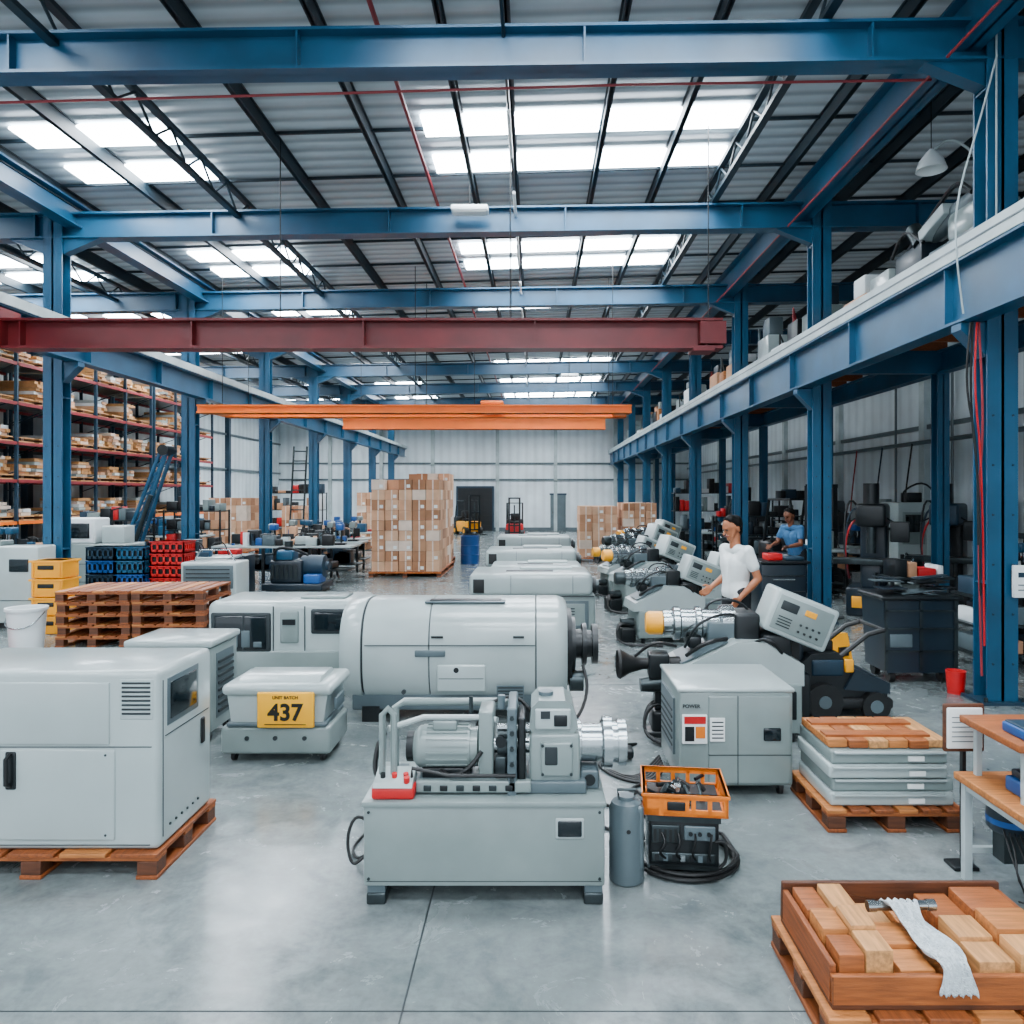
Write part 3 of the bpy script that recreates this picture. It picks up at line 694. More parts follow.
# 11 tray pallet bottom right
b = B(); pallet(b, 1.1, 2.2, 2.80, 3.5, n=6); b.obj('wooden_pallet', bevel=.004)
b = B(); x0, x1, y0, y1, z0, z1 = 1.13, 2.12, 2.85, 3.45, .141, .30
b.box(x0, x1, y0, y1, z0, z0+.02, WOOD[3])
b.box(x0, x1, y0, y0+.025, z0+.02, z1-.03, WOOD[0]); b.box(x0, x1, y1-.025, y1, z0+.02, z1+.03, WOOD[3]); b.box(x0, x0+.025, y0+.025, y1-.025, z0+.02, z1, WOOD[1]); b.box(x1-.025, x1, y0+.025, y1-.025, z0+.02, z1, WOOD[1])
b.obj('wooden_tray', bevel=.004)
b = B()
rows = [(2.885, 3.03), (3.035, 3.2), (3.21, 3.41)]
for j, (a, c) in enumerate(rows):
    cols = [(1.165, 1.27), (1.275, 1.39), (1.40, 1.55), (1.565, 1.70), (1.71, 1.86), (1.87, 2.08)]
    for i, (p, q) in enumerate(cols):
        h = [.33, .345, .27, .25, .30, .33][i]+[0.0, .012, -.008][j]
        if j == 2 and i in (2, 3): h = .25
        if j == 0 and i == 3: h = .22
        b.rbox(p+R(0, .008), q-R(0, .008), a+R(0, .006), c-R(0, .006), .162, h, WOOD[random.choice([0, 2, 4, 2, 4])], .006, 2)
b.obj('timber_blocks')
b = B(); b.lathe([(0, 0), (.024, 0), (.024, .12), (.02, .12), (.02, .88), (.024, .88), (.024, 1), (0, 1)], (1.43, 3.23, .33), (1.72, 3.23, .335), STEEL, 16)
path = [(0, .05, .295), (0, 0.02, .345), (0, -.03, .358), (.01, -.1, .318), (.02, -.18, .315), (.03, -.28, .315), (.035, -.34, .32), (.04, -.375, .30), (.042, -.384, .24), (.043, -.386, .20)]
vs = []; fs = []; nw = 26
pp = []
for a_, c_ in zip(path, path[1:]):
    for t in (0, .25, .5, .75): pp.append([a_[i]*(1-t)+c_[i]*t for i in range(3)])
pp.append(path[-1])
for i, p in enumerate(pp):
    w = .062+.012*math.sin(i*.4)
    for k in range(nw):
        u = k/(nw-1)*2-1
        vs.append((1.56+p[0]+u*w, 3.22+p[1]-.005*abs(math.sin(k*1.2)), p[2]+.007*math.sin(k*1.25+i*.15)+.005*math.sin(k*2.7-i*.5)+.008))
for i in range(len(pp)-1):
    for k in range(nw-1): fs.append((i*nw+k, i*nw+k+1, (i+1)*nw+k+1, (i+1)*nw+k))
b.add(vs, fs, CLOTH); o = b.obj('cloth_on_pipe', ang=80)
md = o.modifiers.new('s', 'SOLIDIFY'); md.thickness = .004

# 12 table on the right edge
b = B()
for x in (2.36, 3.2):
    for y in (3.56, 4.1): b.box(x-.02, x+.02, y-.02, y+.02, 0, .53, CREAM)
for y in (3.56, 4.1): b.box(2.36, 3.2, y-.015, y+.015, .49, .53, CREAM); b.box(2.36, 3.2, y-.015, y+.015, .15, .18, CREAM)
for x in (2.36, 3.2): b.box(x-.015, x+.015, 3.56, 4.1, .49, .53, CREAM)
b.rbox(2.32, 3.3, 3.5, 4.16, .53, .57, WOOD[2], .006)
b.box(2.33, 3.3, 3.5, 3.52, .545, .56, WOOD[0])
for x in (2.42, 3.2):
    for y in (3.7, 4.1): b.box(x-.015, x+.015, y-.015, y+.015, .57, .85, CREAM)
b.rbox(2.34, 3.3, 3.62, 4.14, .85, .89, WOOD[0], .006)
b.obj('workbench')
b = B()
for (x, y, z) in ((2.4, 3.66, .891), (2.65, 3.8, .891)):
    b.rbox(x, x+.2, y, y+.2, z, z+.05, BLUEP, .01); b.rbox(x+.01, x+.19, y-.01, y+.19, z+.045, z+.06, BLUE2, .01)
b.rbox(2.44, 2.75, 3.62, 3.9, .572, .65, BLUEP, .015); b.rbox(2.46, 2.73, 3.63, 3.88, .65, .69, NAVY, .01)
b.rbox(2.48, 2.68, 3.64, 3.8, .69, .73, BLUEP, .01)
b.obj('parts_bins')
b = B(); b.rbox(2.29, 2.52, 4.2, 4.225, .66, .93, WOOD[3], .02); b.rbox(2.305, 2.505, 4.192, 4.21, .68, .91, PAPER, .012)
for k in range(6): b.box(2.33, 2.48, 4.189, 4.195, .72+k*.027, .724+k*.027, GREYD)
b.box(2.4, 2.42, 4.21, 4.24, 0, .7, DARK); b.rbox(2.34, 2.48, 4.18, 4.3, 0, .02, DARK, .005); b.obj('sign_stand')
b = B(); b.lathe([(0, 0), (.1, 0), (.11, .1), (.11, .9), (.08, 1), (0, 1)], (2.5, 3.95, .34), (2.5, 3.95, .49), NAVY, 20); b.lathe([(.112, 0), (.112, 1)], (2.5, 3.95, .38), (2.5, 3.95, .41), BLUEP, 20)
b.box(2.44, 2.56, 3.9, 4.0, .18, .34, STEELD)
for k in range(12):
    x = 2.40+k*.025
    b.tube([(x+.03, 3.9, .38), (x-.02, 3.75, .3+.01*k), (x-.04+R(-.05, .05), 3.65, .15+R(-.06, .06)), (x+.1*R(-.5, 1), 3.7, .05), (x+.2*R(.1, 1), 3.85, .012)], .005, BLACK, 6, smooth=2)
b.obj('bench_transformer')

# 14 dark bin
b = B(); b.prism([(3.92, .12), (4.66, .12), (4.72, .95), (3.87, .95)], 'Y', 8.35, 8.9, NAVY)
b.rbox(3.84, 4.75, 8.3, 8.95, .93, .98, DARK, .02)
for z in (.35, .6, .8): b.box(3.90, 4.69, 8.33, 8.36, z, z+.02, STEELD)
b.box(3.89, 3.92, 8.33, 8.36, .15, .93, STEELD); b.box(4.66, 4.7, 8.33, 8.36, .15, .93, STEELD); b.box(4.28, 4.31, 8.33, 8.36, .15, .93, STEELD)
b.rbox(3.95, 4.2, 8.34, 8.37, .4, .55, GREYD, .01)
for k in range(16):
    x = R(3.88, 4.45); y = R(8.4, 8.7); z = .98+.012*k
    b.box(x, x+R(.2, .35), y, y+R(.1, .25), z, z+.012, random.choice([DARK, STEELD, GREYD, BLACK, NAVY]), ROT((x, y, z), R(-8, 8), 'Y'))
for x in (4.0, 4.58):
    for y in (8.45, 8.82): b.cyl((x-.03, y, .07), (x+.03, y, .07), .07, BLACK, n=16); b.box(x-.04, x+.04, y-.03, y+.03, .08, .14, STEELD)
b.obj('scrap_bin')
b = B(); b.lathe([(0, 0), (.08, 0), (.1, 1), (.09, 1), (.07, .1), (0, .1)], (4.46, 7.95, 0), (4.46, 7.95, .24), REDP); b.obj('fire_bucket')
b = B(); b.lathe([(0, 0), (.06, 0), (.065, .05), (.065, .8), (.03, .93), (.03, 1), (0, 1)], (0, 0, 0), (0, 0, .5), REDP, 20); b.cyl((0, 0, .5), (0, 0, .55), .025, BLACK, n=10); b.tube([(0, 0, .53), (.07, 0, .5), (.08, 0, .25)], .01, BLACK)
b.obj('fire_extinguisher', (6.4, 12.3, 0))
b = B(); b.prism([(-.14, 0), (.14, 0), (.1, .5), (-.1, .5)], 'Y', -.02, .02, YEL, Matrix.Rotation(-.2, 4, 'X')); b.prism([(-.14, 0), (.14, 0), (.1, .5), (-.1, .5)], 'Y', -.02, .02, YEL, Matrix.Translation((0, .2, 0)) @ Matrix.Rotation(.2, 4, 'X')); b.box(-.06, .06, -.0, .03, .25, .35, BLACK); b.obj('wet_floor_sign', (3.55, 8.6, .004), rz=15)

def row_machine(loc, sc=1):
    b = B()
    b.rbox(-.9, .9, 0, 1.1, .08, .62, GREY, .03); b.rbox(-.92, .86, -.02, 1.12, .6, .93, GREYL, .08, 4)
    b.rbox(-.3, .55, .0, .05, .68, .88, GREYL, .02); b.rbox(-.86, -.7, -.03, .02, .65, .85, BLACK, .01)
    b.rbox(-.6, -.36, -.035, .02, .2, .5, SCREEN, .02); b.rbox(.1, .8, -.02, .02, .14, .54, GREYD, .01)
    b.rbox(.15, .75, -.025, .02, .18, .5, GREY, .01)
    b.box(-.9, .88, -.03, 0, .6, .61, SEAM); b.rbox(-.4, .3, .3, .45, .92, .94, DARK, .01); b.rbox(-.2, .6, .6, .9, .92, .97, GREYL, .03)
    b.box(-.32, -.315, -.03, 0, .64, .9, SEAM); b.box(.57, .575, -.03, 0, .64, .9, SEAM); b.rbox(-.1, .3, -.01, .0, .73, .78, GREYD, .01)
    b.cyl((.86, .5, .7), (.94, .5, .7), .14, DARK); b.cyl((.92, .5, .7), (.98, .5, .7), .09, STEELD)
    for x in (-.8, .7): b.box(x, x+.12, .1, 1, 0, .1, DARK)
    for k in range(6): b.box(.3, .6, -.03, -.02, .22+k*.04, .235+k*.04, SEAM)
    b.obj('injection_moulding_machine', loc, scale=sc)
row_machine((-.03, 11.0, 0), 1.02); row_machine((-.05, 15.4, 0), 1.05); row_machine((0, 19.6, 0), 1.1)
row_machine((.05, 13.2, 0), .92)

def box_stack(name, x0, x1, y0, y1, h, bs=(.36, .4, .26)):
    b = B(); pallet(b, x0-.05, x1+.05, y0-.05, y1+.05, n=8, w=(ORP, WOOD[0]))
    nx = round((x1-x0)/bs[0]); ny = round((y1-y0)/bs[1]); nz = round((h-.14)/bs[2])
    dx, dy, dz = (x1-x0)/nx, (y1-y0)/ny, (h-.14)/nz
    for k in range(nz):
        for i in range(nx):
            for j in range(ny):
                if 0 < i < nx-1 and 0 < j < ny-1 and k < nz-1: continue
                if k == nz-1 and random.random() < .18: continue
                g = .012; m = random.choice(CARD[:3]+CARD)
                xa = x0+i*dx+R(0, g); ya = y0+j*dy+R(0, g)*1.6
                b.box(xa+.006, xa+dx-.012, ya+.006, ya+dy-.012, .141+k*dz, .141+(k+1)*dz-.006, m)
                if j == 0: b.box(xa+dx*.45, xa+dx*.55, ya+.002, ya+.006, .141+k*dz, .141+(k+1)*dz-.01, CARD[4])
                if random.random() < .4 and j == 0: b.box(xa+dx*.6, xa+dx*.85, ya+.0015, ya+.006, .141+k*dz+.05, .141+k*dz+.13, PAPER)
    b.obj(name)
box_stack('carton_stack', -4.2, -2.45, 19.2, 22.2, 2.5)
box_stack('carton_stack', -3.9, -2.6, 22.6, 24.0, 2.75)
box_stack('carton_stack', 1.4, 2.6, 23.6, 25.2, 1.75)
box_stack('carton_stack', 2.75, 3.8, 23.4, 25.2, 1.85)

for dx, n in ((0, 5), (1.02, 5)):
    b = B()
    for k in range(n):
        a = R(-.02, .02); pallet(b, -.48+a, .5+a, -.55, .55, z=k*.155, h=.15, n=6)
    b.obj('pallet_stack', (-6.15+dx, 10.9+dx*.06, 0), rz=3)
b = B()
for k in range(4):
    z = k*.28
    b.rbox(-7.6, -7.12, 11.3, 11.72, z, z+.27, YEL, .02); b.rbox(-7.5, -7.25, 11.29, 11.32, z+.13, z+.2, DARK, .015); b.box(-7.62, -7.10, 11.28, 11.74, z+.24, z+.27, YEL)
    for x in (-7.57, -7.17): b.box(x, x+.02, 11.285, 11.3, z+.03, z+.24, YEL)
b.obj('yellow_crate_stack')
b = B(); b.lathe([(0, 0), (.2, 0), (.24, .93), (.26, .93), (.26, 1), (.22, 1), (.18, .1), (0, .1)], (-6.98, 10.3, 0), (-6.98, 10.3, .56), WHITE, 28)
b.tube([(-7.23, 10.3, .5), (-7.15, 10.07, .3), (-6.8, 10.07, .3), (-6.73, 10.3, .5)], .008, STEEL, 6, smooth=2); b.obj('white_bucket')
b = B(); b.rbox(-9.3, -7.75, 11.7, 12.15, .1, 1.3, GREYL, .03); b.rbox(-9.2, -8.5, 11.68, 11.72, .5, 1.2, GREY, .01); b.rbox(-8.2, -7.9, 11.68, 11.72, .9, 1.1, SCREEN, .01)
b.box(-9.3, -7.75, 11.69, 11.71, .45, .46, SEAM); b.box(-9.2, -7.85, 11.8, 12.1, 0, .1, DARK); b.rbox(-8.9, -8.4, 11.8, 12.1, 1.3, 1.38, GREY, .02); b.obj('steel_cabinet')
b = B(); b.lathe([(.15, 0), (.15, .04), (.1, .05), (.03, 1), (0, 1)], (-7.25, 9.9, .0), (-7.25, 9.9, .6), REDP); b.box(-7.43, -7.07, 9.72, 10.08, 0, .03, REDP); b.lathe([(.082, 0), (.062, 1)], (-7.25, 9.9, .22), (-7.25, 9.9, .36), WHITE); b.obj('traffic_cone')
def crate_stack(name, x, y, w, d, nx, nz, h, mats):
    b = B()
    for i in range(nx):
        for k in range(nz):
            m = random.choice(mats); crate(b, x+i*(w+.02), x+i*(w+.02)+w, y, y+d, k*h, k*h+h*.95, m, t=.02)
            b.box(x+i*(w+.02)+.03, x+i*(w+.02)+w-.03, y+.04, y+d-.04, k*h+.03, k*h+h*.7, DARK)
    b.obj(name)
crate_stack('blue_crate_stack', -7.85, 13.1, .5, .45, 2, 5, .24, [NAVY, BLUE2, BLUEP, BLUE])
crate_stack('red_crate_stack', -6.78, 13.2, .6, .45, 1, 6, .215, [REDP])
b = B(); b.rbox(-6.05, -5.1, 12.8, 13.4, .08, .95, GREYL, .03); b.rbox(-6.0, -5.15, 12.78, 12.83, .5, .9, GREYD, .01)
for k in range(5): b.box(-5.95, -5.2, 12.77, 12.79, .54+k*.07, .56+k*.07, SEAM)
b.box(-6, -5.15, 12.9, 13.3, 0, .08, DARK); b.tube([(-5.9, 13, .95), (-5.8, 13, 1.15), (-5.3, 13, 1.15), (-5.2, 13, .95)], .015, STEEL); b.obj('parts_washer')
b = B(); b.rbox(-9.4, -7.95+.0, 14.6, 15.3, .1, 1.15, GREY, .03); b.rbox(-9.3, -8.6, 14.65, 15.2, 1.15, 1.65, WHITE, .04); b.rbox(-8.5, -8.05, 14.7, 15.1, 1.15, 1.5, GREYL, .03)
b.rbox(-9.2, -8.7, 14.62, 14.66, 1.25, 1.55, GLASS, .02); b.box(-9.3, -8.0, 14.65, 15.25, 0, .1, DARK)
for z in (.4, .75): b.box(-9.38, -7.97, 14.59, 14.61, z, z+.01, SEAM)
b.tube([(-8.4, 14.9, 1.5), (-8.4, 14.9, 1.8), (-8.2, 14.9, 1.85)], .02, DARK); b.obj('packaging_machine')
b = B(); b.rbox(-5.85, -4.55, 16.0, 16.9, .05, .2, NAVY, .03); b.rbox(-5.7, -5.0, 16.1, 16.7, .2, .7, NAVY, .05); b.lathe([(0, 0), (.2, 0), (.24, .1), (.24, .85), (.1, .9), (.1, 1), (0, 1)], (-5.1, 16.4, .55), (-4.5, 16.4, .55), BLUE2)
b.rbox(-5.6, -5.2, 16.1, 16.5, .7, .9, BLUE, .03); b.rbox(-4.95, -4.6, 16.0, 16.5, .2, .4, BLUEP, .03); b.tube([(-5.6, 16.1, .7), (-5.5, 15.95, 1), (-5.1, 15.95, .95), (-4.9, 16.2, .8)], .03, BLACK, smooth=2)
for k in range(6): b.box(-5.66+k*.1, -5.6+k*.1, 16.08, 16.1, .3, .6, STEELD)
b.cyl((-5.35, 16.3, .9), (-5.35, 16.3, 1.1), .09, STEELD)
for x in (-5.75, -4.7): b.box(x, x+.1, 16.05, 16.8, 0, .06, BLACK)
b.obj('air_compressor')
b = B(); b.rbox(-6.75, -6.0, 15.5, 16.1, 0.02, .85, NAVY, .03); b.box(-6.7, -6.05, 15.48, 15.5, .3, .31, STEELD); b.box(-6.7, -6.05, 15.48, 15.5, .6, .61, STEELD)
for z in (.45, .72): b.box(-6.5, -6.25, 15.46, 15.49, z, z+.02, STEEL)
b.box(-6.7, -6.05, 15.55, 16.05, 0, .03, BLACK); b.rbox(-6.6, -6.2, 15.6, 15.9, .85, .97, REDP, .02); b.obj('tool_chest')
def long_bench(x0, x1, y0, y1, h=.9, n=26, tall=.3):
    b = B(); b.rbox(x0, x1, y0, y1, h-.05, h, GREYL, .008)
    x = x0+.1
    while x < x1:
        for y in (y0+.06, y1-.06): b.box(x-.03, x+.03, y-.03, y+.03, 0, h-.05, DARK)
        x += 1.1
    b.box(x0+.1, x1-.1, y0+.05, y1-.05, .3, .33, STEELD)
    xx = x0+.15; lim = x1-.45
    for k in range(n):
        x = R(xx, lim); y = R(y0+.05, y1-.3); w = R(.08, .35); hh = R(.04, tall)*R(.5, 1.4); m = random.choice([WHITE, GREY, DARK, BLUEP, REDP, CARD[0], BLACK, GREYD, BLUE2, STEELD, DARK, NAVY, BLUE, GREYL])
        t = random.random()
        if t < .4: b.rbox(x, x+w, y, y+R(.1, .25), h, h+hh, m, .02, 2)
        elif t < .6: b.cyl((x+.1, y+.1, h), (x+.1, y+.1, h+hh), R(.03, .1), m, n=14)
        elif t < .72: b.rbox(x, x+w, y, y+.2, h, h+.02, m, .005); b.rbox(x+.02, x+w-.02, y+.16, y+.19, h+.02, h+.25, DARK, .01)
        elif t < .86:
            b.rbox(x, x+.25, y, y+.25, h, h+.05, DARK, .01); b.cyl((x+.12, y+.18, h), (x+.12, y+.18, h+.5), .025, STEELD, n=10); b.rbox(x+.04, x+.2, y, y+.25, h+.35, h+.5, random.choice([BLUE, BLUEP, GREY]), .03)
            b.cyl((x+.12, y+.05, h+.35), (x+.12, y+.05, h+.2), .02, STEEL, n=8)
        else: b.tube([(x, y, h+.01), (x+.1, y, h+.25), (x+.3, y+.1, h+.3), (x+.4, y+.1, h+.02)], .012, BLACK, 6, smooth=2)
    for k in range(n//2):
        x = R(x0+.1, x1-.6); b.rbox(x, x+R(.2, .5), y0+.15, y1-.15, .331, .331+R(.15, .4), random.choice([DARK, NAVY, BLACK, CARD[1], GREYD, BLUE2]), .02, 2)
    b.obj('cluttered_workbench')
long_bench(-7.6, -4.3, 17.6, 18.5, .9, 38, .35); long_bench(-7.2, -4.6, 20.6, 21.5, .9, 30, .4); long_bench(-7.3, -5, 24, 25, .9, 24)
long_bench(-7.55, -5.9, 14.4, 15.1, .9, 20, .35); long_bench(-6.4, -4.4, 19.1, 19.8, .9, 20, .35)
long_bench(-12, -9.6, 15.8, 16.7, .9, 30); long_bench(-12.2, -9.8, 22, 23, .9, 26, .5)
long_bench(5.2, 6.3, 15.0, 15.5, 1.0, 12); long_bench(7.2, 8.6, 17.5, 18.4, .9, 24, .6); long_bench(5.3, 8.5, 24, 25, .9, 30, .6); long_bench(7.0, 8.6, 11.4, 12.0, .85, 26, .5); long_bench(6.5, 8.6, 9.8, 10.3, .85, 22, .3)
b = B()
p0, p1 = Vector((-9.0, 16.8, 1.0)), Vector((-8.25, 16.8, 3.1))
for dy in (-.12, .12):
    for off in (-.12, .12): b.tube([p0+Vector((off, dy, 0)), p1+Vector((off*.6, dy, 0))], .045, BLUE, 8)
for k in range(10):
    t = k/10; q = p0.lerp(p1, t); q2 = p0.lerp(p1, t+.1); b.tube([q+Vector((-.12, -.12, 0)), q2+Vector((.1, -.12, 0))], .02, BLUE, 6)
b.rbox(-9.3, -8.7, 16.4, 17.2, 0, .5, BLUE2, .04); b.rbox(-9.2, -8.8, 16.6, 17.0, .5, 1.05, BLUE, .04); b.cyl((-8.25, 16.6, 3.1), (-8.25, 17, 3.1), .12, DARK); b.tube([(-8.9, 16.6, .9), (-8.5, 16.6, 2.1)], .05, STEELD)
b.obj('lifting_boom')
b = B()
for x in (-7.45, -7.05): b.tube([(x, 22.6, 0), (x, 23.2, 3.6)], .03, STEELD, 8)
for k in range(12): t = (k+.5)/12; b.tube([(-7.45, 22.6+.6*t, 3.6*t), (-7.05, 22.6+.6*t, 3.6*t)], .02, STEELD, 6)
b.obj('ladder')
def rack(y0, y1, x0=-14.4, x1=-13.0):
    lv = [.3, 1.4, 2.45, 3.4, 4.4, 5.4]
    b = B(); ny = 3; dy = (y1-y0)/ny
    for j in range(ny+1):
        y = y0+j*dy
        for x in (x0, x1): b.box(x-.04, x+.04, y-.03, y+.03, 0, 6.0, BLUE2)
        for k in range(6): b.tube([(x0, y, .4+k*.9), (x1, y, .9+k*.9)], .015, BLUE2, 6)
    for z in lv:
        b.box(x1-.03, x1+.04, y0, y1, z-.04, z+.04, PIPER if z > 2 else ORANGE); b.box(x0-.05, x0+.03, y0, y1, z-.05, z+.04, PIPER)
        b.box(x0, x1, y0, y1, z+.02, z+.04, GREYD)
    b.obj('pallet_rack')
    b = B()
    for z in lv:
        for j in range(ny):
            for q in range(2):
                ya = y0+j*dy+.1+q*(dy/2); yb = ya+dy/2-.2; zb = z+.042
                b.box(x0+.1, x1-.02, ya, yb, zb, zb+.03, WTAN); b.box(x0+.1, x1-.02, ya+.1, ya+.2, zb+.03, zb+.1, WOOD[3]); b.box(x0+.1, x1-.02, ya, yb, zb+.1, zb+.13, WTAN)
                t = random.random()
                if t < .22: continue
                nk = int(R(.15, .6)/.09)
                for kk in range(nk):
                    yy = ya
                    while yy < yb-.1:
                        w = R(.12, .4); b.box(x0+.2, x1-.06-R(0, .12), yy, min(yy+w, yb), zb+.13+kk*.09, zb+.13+kk*.09+.08, random.choice([WTAN, WTAN, CARD[0], CARD[2], CARD[4], WTAN, WHITE, WOOD[4], GREYL])); yy += w+.01
    b.obj('palletized_goods')
rack(15.6, 20.4); rack(20.6, 25.4); rack(25.6, 30.2)
box_stack('carton_stack', -9.3, -8.4, 27.5, 29, 1.7); box_stack('carton_stack', -11.5, -10, 26, 28, 2.0); box_stack('carton_stack', -6.9, -5.8, 29, 30.4, 2.2)
for (x, y, m) in ((-2.0, 23.0, BLUEP), (-2.05, 24.0, NAVY)):
    b = B(); b.lathe([(0, 0), (.28, 0), (.28, .32), (.295, .33), (.28, .34), (.28, .65), (.295, .66), (.28, .67), (.28, .98), (.29, 1), (.26, 1), (.26, .97), (0, .97)], (0, 0, 0), (0, 0, .85), m, 24); b.obj('steel_drum', (x, y, 0))
def forklift(loc, rz, col, sc=1):
    b = B()
    b.rbox(-.5, .5, 0, 1.5, .2, .8, col, .06); b.rbox(-.5, .5, 1.2, 1.8, .25, 1.05, DARK, .1)
    for x in (-.45, .45):
        for y in (.15, 1.45): b.cyl((x-.1, y, .26), (x+.1, y, .26), .26, BLACK); b.cyl((x-.11, y, .26), (x+.11, y, .26), .12, col)
    for x in (-.45, .45):
        b.tube([(x, .1, .8), (x, .35, 2.0), (x, 1.3, 2.0), (x, 1.55, 1.0)], .035, DARK)
    for y in (.4, .65, .9, 1.2): b.box(-.45, .45, y, y+.04, 1.98, 2.02, DARK)
    b.rbox(-.25, .25, .6, 1.1, .8, .95, BLACK, .04); b.rbox(-.25, .25, 1.0, 1.12, .95, 1.4, BLACK, .04); b.tube([(0, .2, .8), (0, .4, 1.15)], .02, DARK); b.lathe([(.13, 0), (.16, .5), (.13, 1)], (0, .38, 1.14), (0, .42, 1.18), BLACK)
    for x in (-.3, .3): b.box(x-.05, x+.05, -.2, -.08, .05, 2.3, DARK); b.box(x-.05, x+.05, -1.2, -.2, .06, .1, STEELD)
    for z in (.3, .7, 1.3, 2.25): b.box(-.35, .35, -.22, -.12, z, z+.08, DARK)
    b.cyl((0, -.15, .3), (0, -.15, 1.9), .04, STEELD)
    b.obj('forklift', loc, rz, scale=sc)
forklift((-1.0, 36.5, 0), 0, REDP, .85); forklift((6.1, 16.2, 0), 10, NAVY); forklift((-3.2, 39, 0), 30, YEL, .9)

def mill(loc, rz, c1, c2):
    b = B()
    b.rbox(-.4, .4, -.4, .5, 0, .5, c1, .04); b.rbox(-.22, .22, .05, .5, .5, 1.9, c1, .05); b.rbox(-.24, .24, -.45, .4, 1.55, 1.95, c2, .06)
    b.rbox(-.6, .6, -.45, -.1, .9, 1.0, STEELD, .01); b.rbox(-.15, .15, -.35, .1, .5, .9, c1, .02)
    b.cyl((0, -.3, 1.1), (0, -.3, 1.55), .08, STEELD); b.cyl((0, -.3, 1.95), (0, -.3, 2.3), .13, DARK)
    for s in (-1, 1): b.lathe([(.08, 0), (.1, .5), (.08, 1)], (s*.62, -.28, .95), (s*.66, -.28, .95), STEEL, 18); b.tube([(s*.24, -.2, 1.7), (s*.4, -.3, 1.6)], .015, STEELD)
    b.rbox(.3, .6, -.4, -.3, 1.3, 1.65, DARK, .02); b.tube([(.25, .2, 1.5), (.45, -.3, 1.5)], .03, DARK); b.rbox(-.3, -.1, -.42, -.4, .15, .35, YEL, .01)
    for k in range(3): b.tube([(-.2+.1*k, .3, 1.8), (-.45+.05*k, .2, 2.1-.2*k), (-.5, .1, 1.2), (-.4, .1, .6)], .02, [BLACK, BLUE2, REDP][k], smooth=2)
    b.obj('milling_machine', loc, rz)
mill((5.95, 13.2, 0), -30, NAVY, DARK); mill((7.5, 13.6, 0), -40, DARK, BLUE2); mill((5.6, 19.8, 0), -20, GREYD, GREY); mill((7.9, 20, 0), -40, NAVY, NAVY)
b = B(); b.rbox(7.35, 8.3, 15.2, 16.0, .1, 1.95, GREYL, .03); b.rbox(7.45, 7.9, 15.18, 15.22, 1.1, 1.75, GREY, .01); b.rbox(7.5, 7.85, 15.17, 15.2, 1.35, 1.7, SCREEN, .01); b.rbox(7.95, 8.25, 15.18, 15.22, .3, 1.8, GREYL, .01); b.box(7.4, 8.25, 15.3, 15.9, 0, .1, DARK)
b.rbox(7.4, 7.85, 15.17, 15.2, .3, .9, DARK, .01); b.rbox(7.6, 7.9, 15.3, 15.6, 1.95, 2.15, DARK, .02)
b.tube([(7.5, 15.3, 1.95), (7.45, 15.2, 2.2), (7.9, 15.2, 2.4), (8.3, 15.4, 2.0)], .02, BLACK, smooth=2); b.obj('cnc_cabinet')
b = B(); b.rbox(3.62, 4.35, 12.0, 12.6, .08, 1.0, NAVY, .03)
for z in (.3, .55, .8): b.box(3.65, 4.32, 11.98, 12.0, z, z+.01, STEELD); b.box(3.8, 4.15, 11.97, 12.0, z-.06, z-.04, STEEL)
for x in (3.7, 4.25):
    for y in (12.1, 12.5): caster(b, x, y, .05)
b.rbox(3.6, 4.4, 11.95, 12.65, 1.0, 1.04, DARK, .01); b.rbox(3.75, 4.0, 12.1, 12.4, 1.04, 1.15, REDP, .02); b.rbox(4.05, 4.35, 12.1, 12.4, 1.04, 1.1, BLUE2, .02); b.obj('tool_cabinet')
def shelf(x0, y0, w, d, h, name='storage_shelf', n=4):
    b = B()
    for x in (x0, x0+w):
        for y in (y0, y0+d): b.box(x-.02, x+.02, y-.02, y+.02, 0, h, DARK)
    for k in range(n):
        z = .15+k*(h-.2)/(n-1); b.box(x0, x0+w, y0, y0+d, z, z+.03, STEELD)
        x = x0+.05
        while x < x0+w-.15:
            ww = R(.08, .3); b.rbox(x, min(x+ww, x0+w-.03), y0+.03, y0+d-.1, z+.03, z+.03+R(.1, (h-.2)/(n-1)-.1), random.choice([DARK, REDP, GREY, BLUE2, BLACK, CARD[1], GREYD, DARK, WHITE, NAVY, GREYD, DARK, BLACK]), .015, 2); x += ww+.02
    b.obj(name)
shelf(5.0, 18.6, 1.6, .5, 1.6); shelf(7.0, 21.5, 1.6, .6, 2.0); shelf(5.2, 21.5, 1.3, .4, 1.5); shelf(8.2, 8.4, .6, 1.2, 1.2); shelf(5.2, 28, 2.5, .6, 2.2); shelf(5.05, 10.6, .9, .5, .95, n=3)
shelf(-11.5, 18.5, 1.8, .6, 1.5); shelf(-12.4, 12.4, 2.4, .6, 1.4); shelf(-9.9, 20, 1.5, .6, 1.7); shelf(-11, 30, 2.5, .6, 2.2)
shelf(5.3, 9.0, .9, .6, .9, n=3)
b = B()
for (y) in (9.5, 11, 13.6, 16, 18.5):
    b.tube([(WR-.1, y, 0), (WR-.1, y, 5)], .03, GREYD); b.rbox(WR-.2, WR-.05, y+.3, y+.7, 1.4, 2.0, GREY, .02)
b.tube([(WR-.15, 5, 3.3), (WR-.15, 40, 3.3)], .05, GREYD)
for k in range(8): b.tube([(WR-.2, 10+k*1.5, 3.3), (WR-.25, 10.2+k*1.5, 2.2), (WR-.2, 10.5+k*1.5, 1.2)], .02, [DARK, BLACK, BLUE2, PIPER][k % 4], smooth=2)
b.obj('wall_conduit')
b = B()
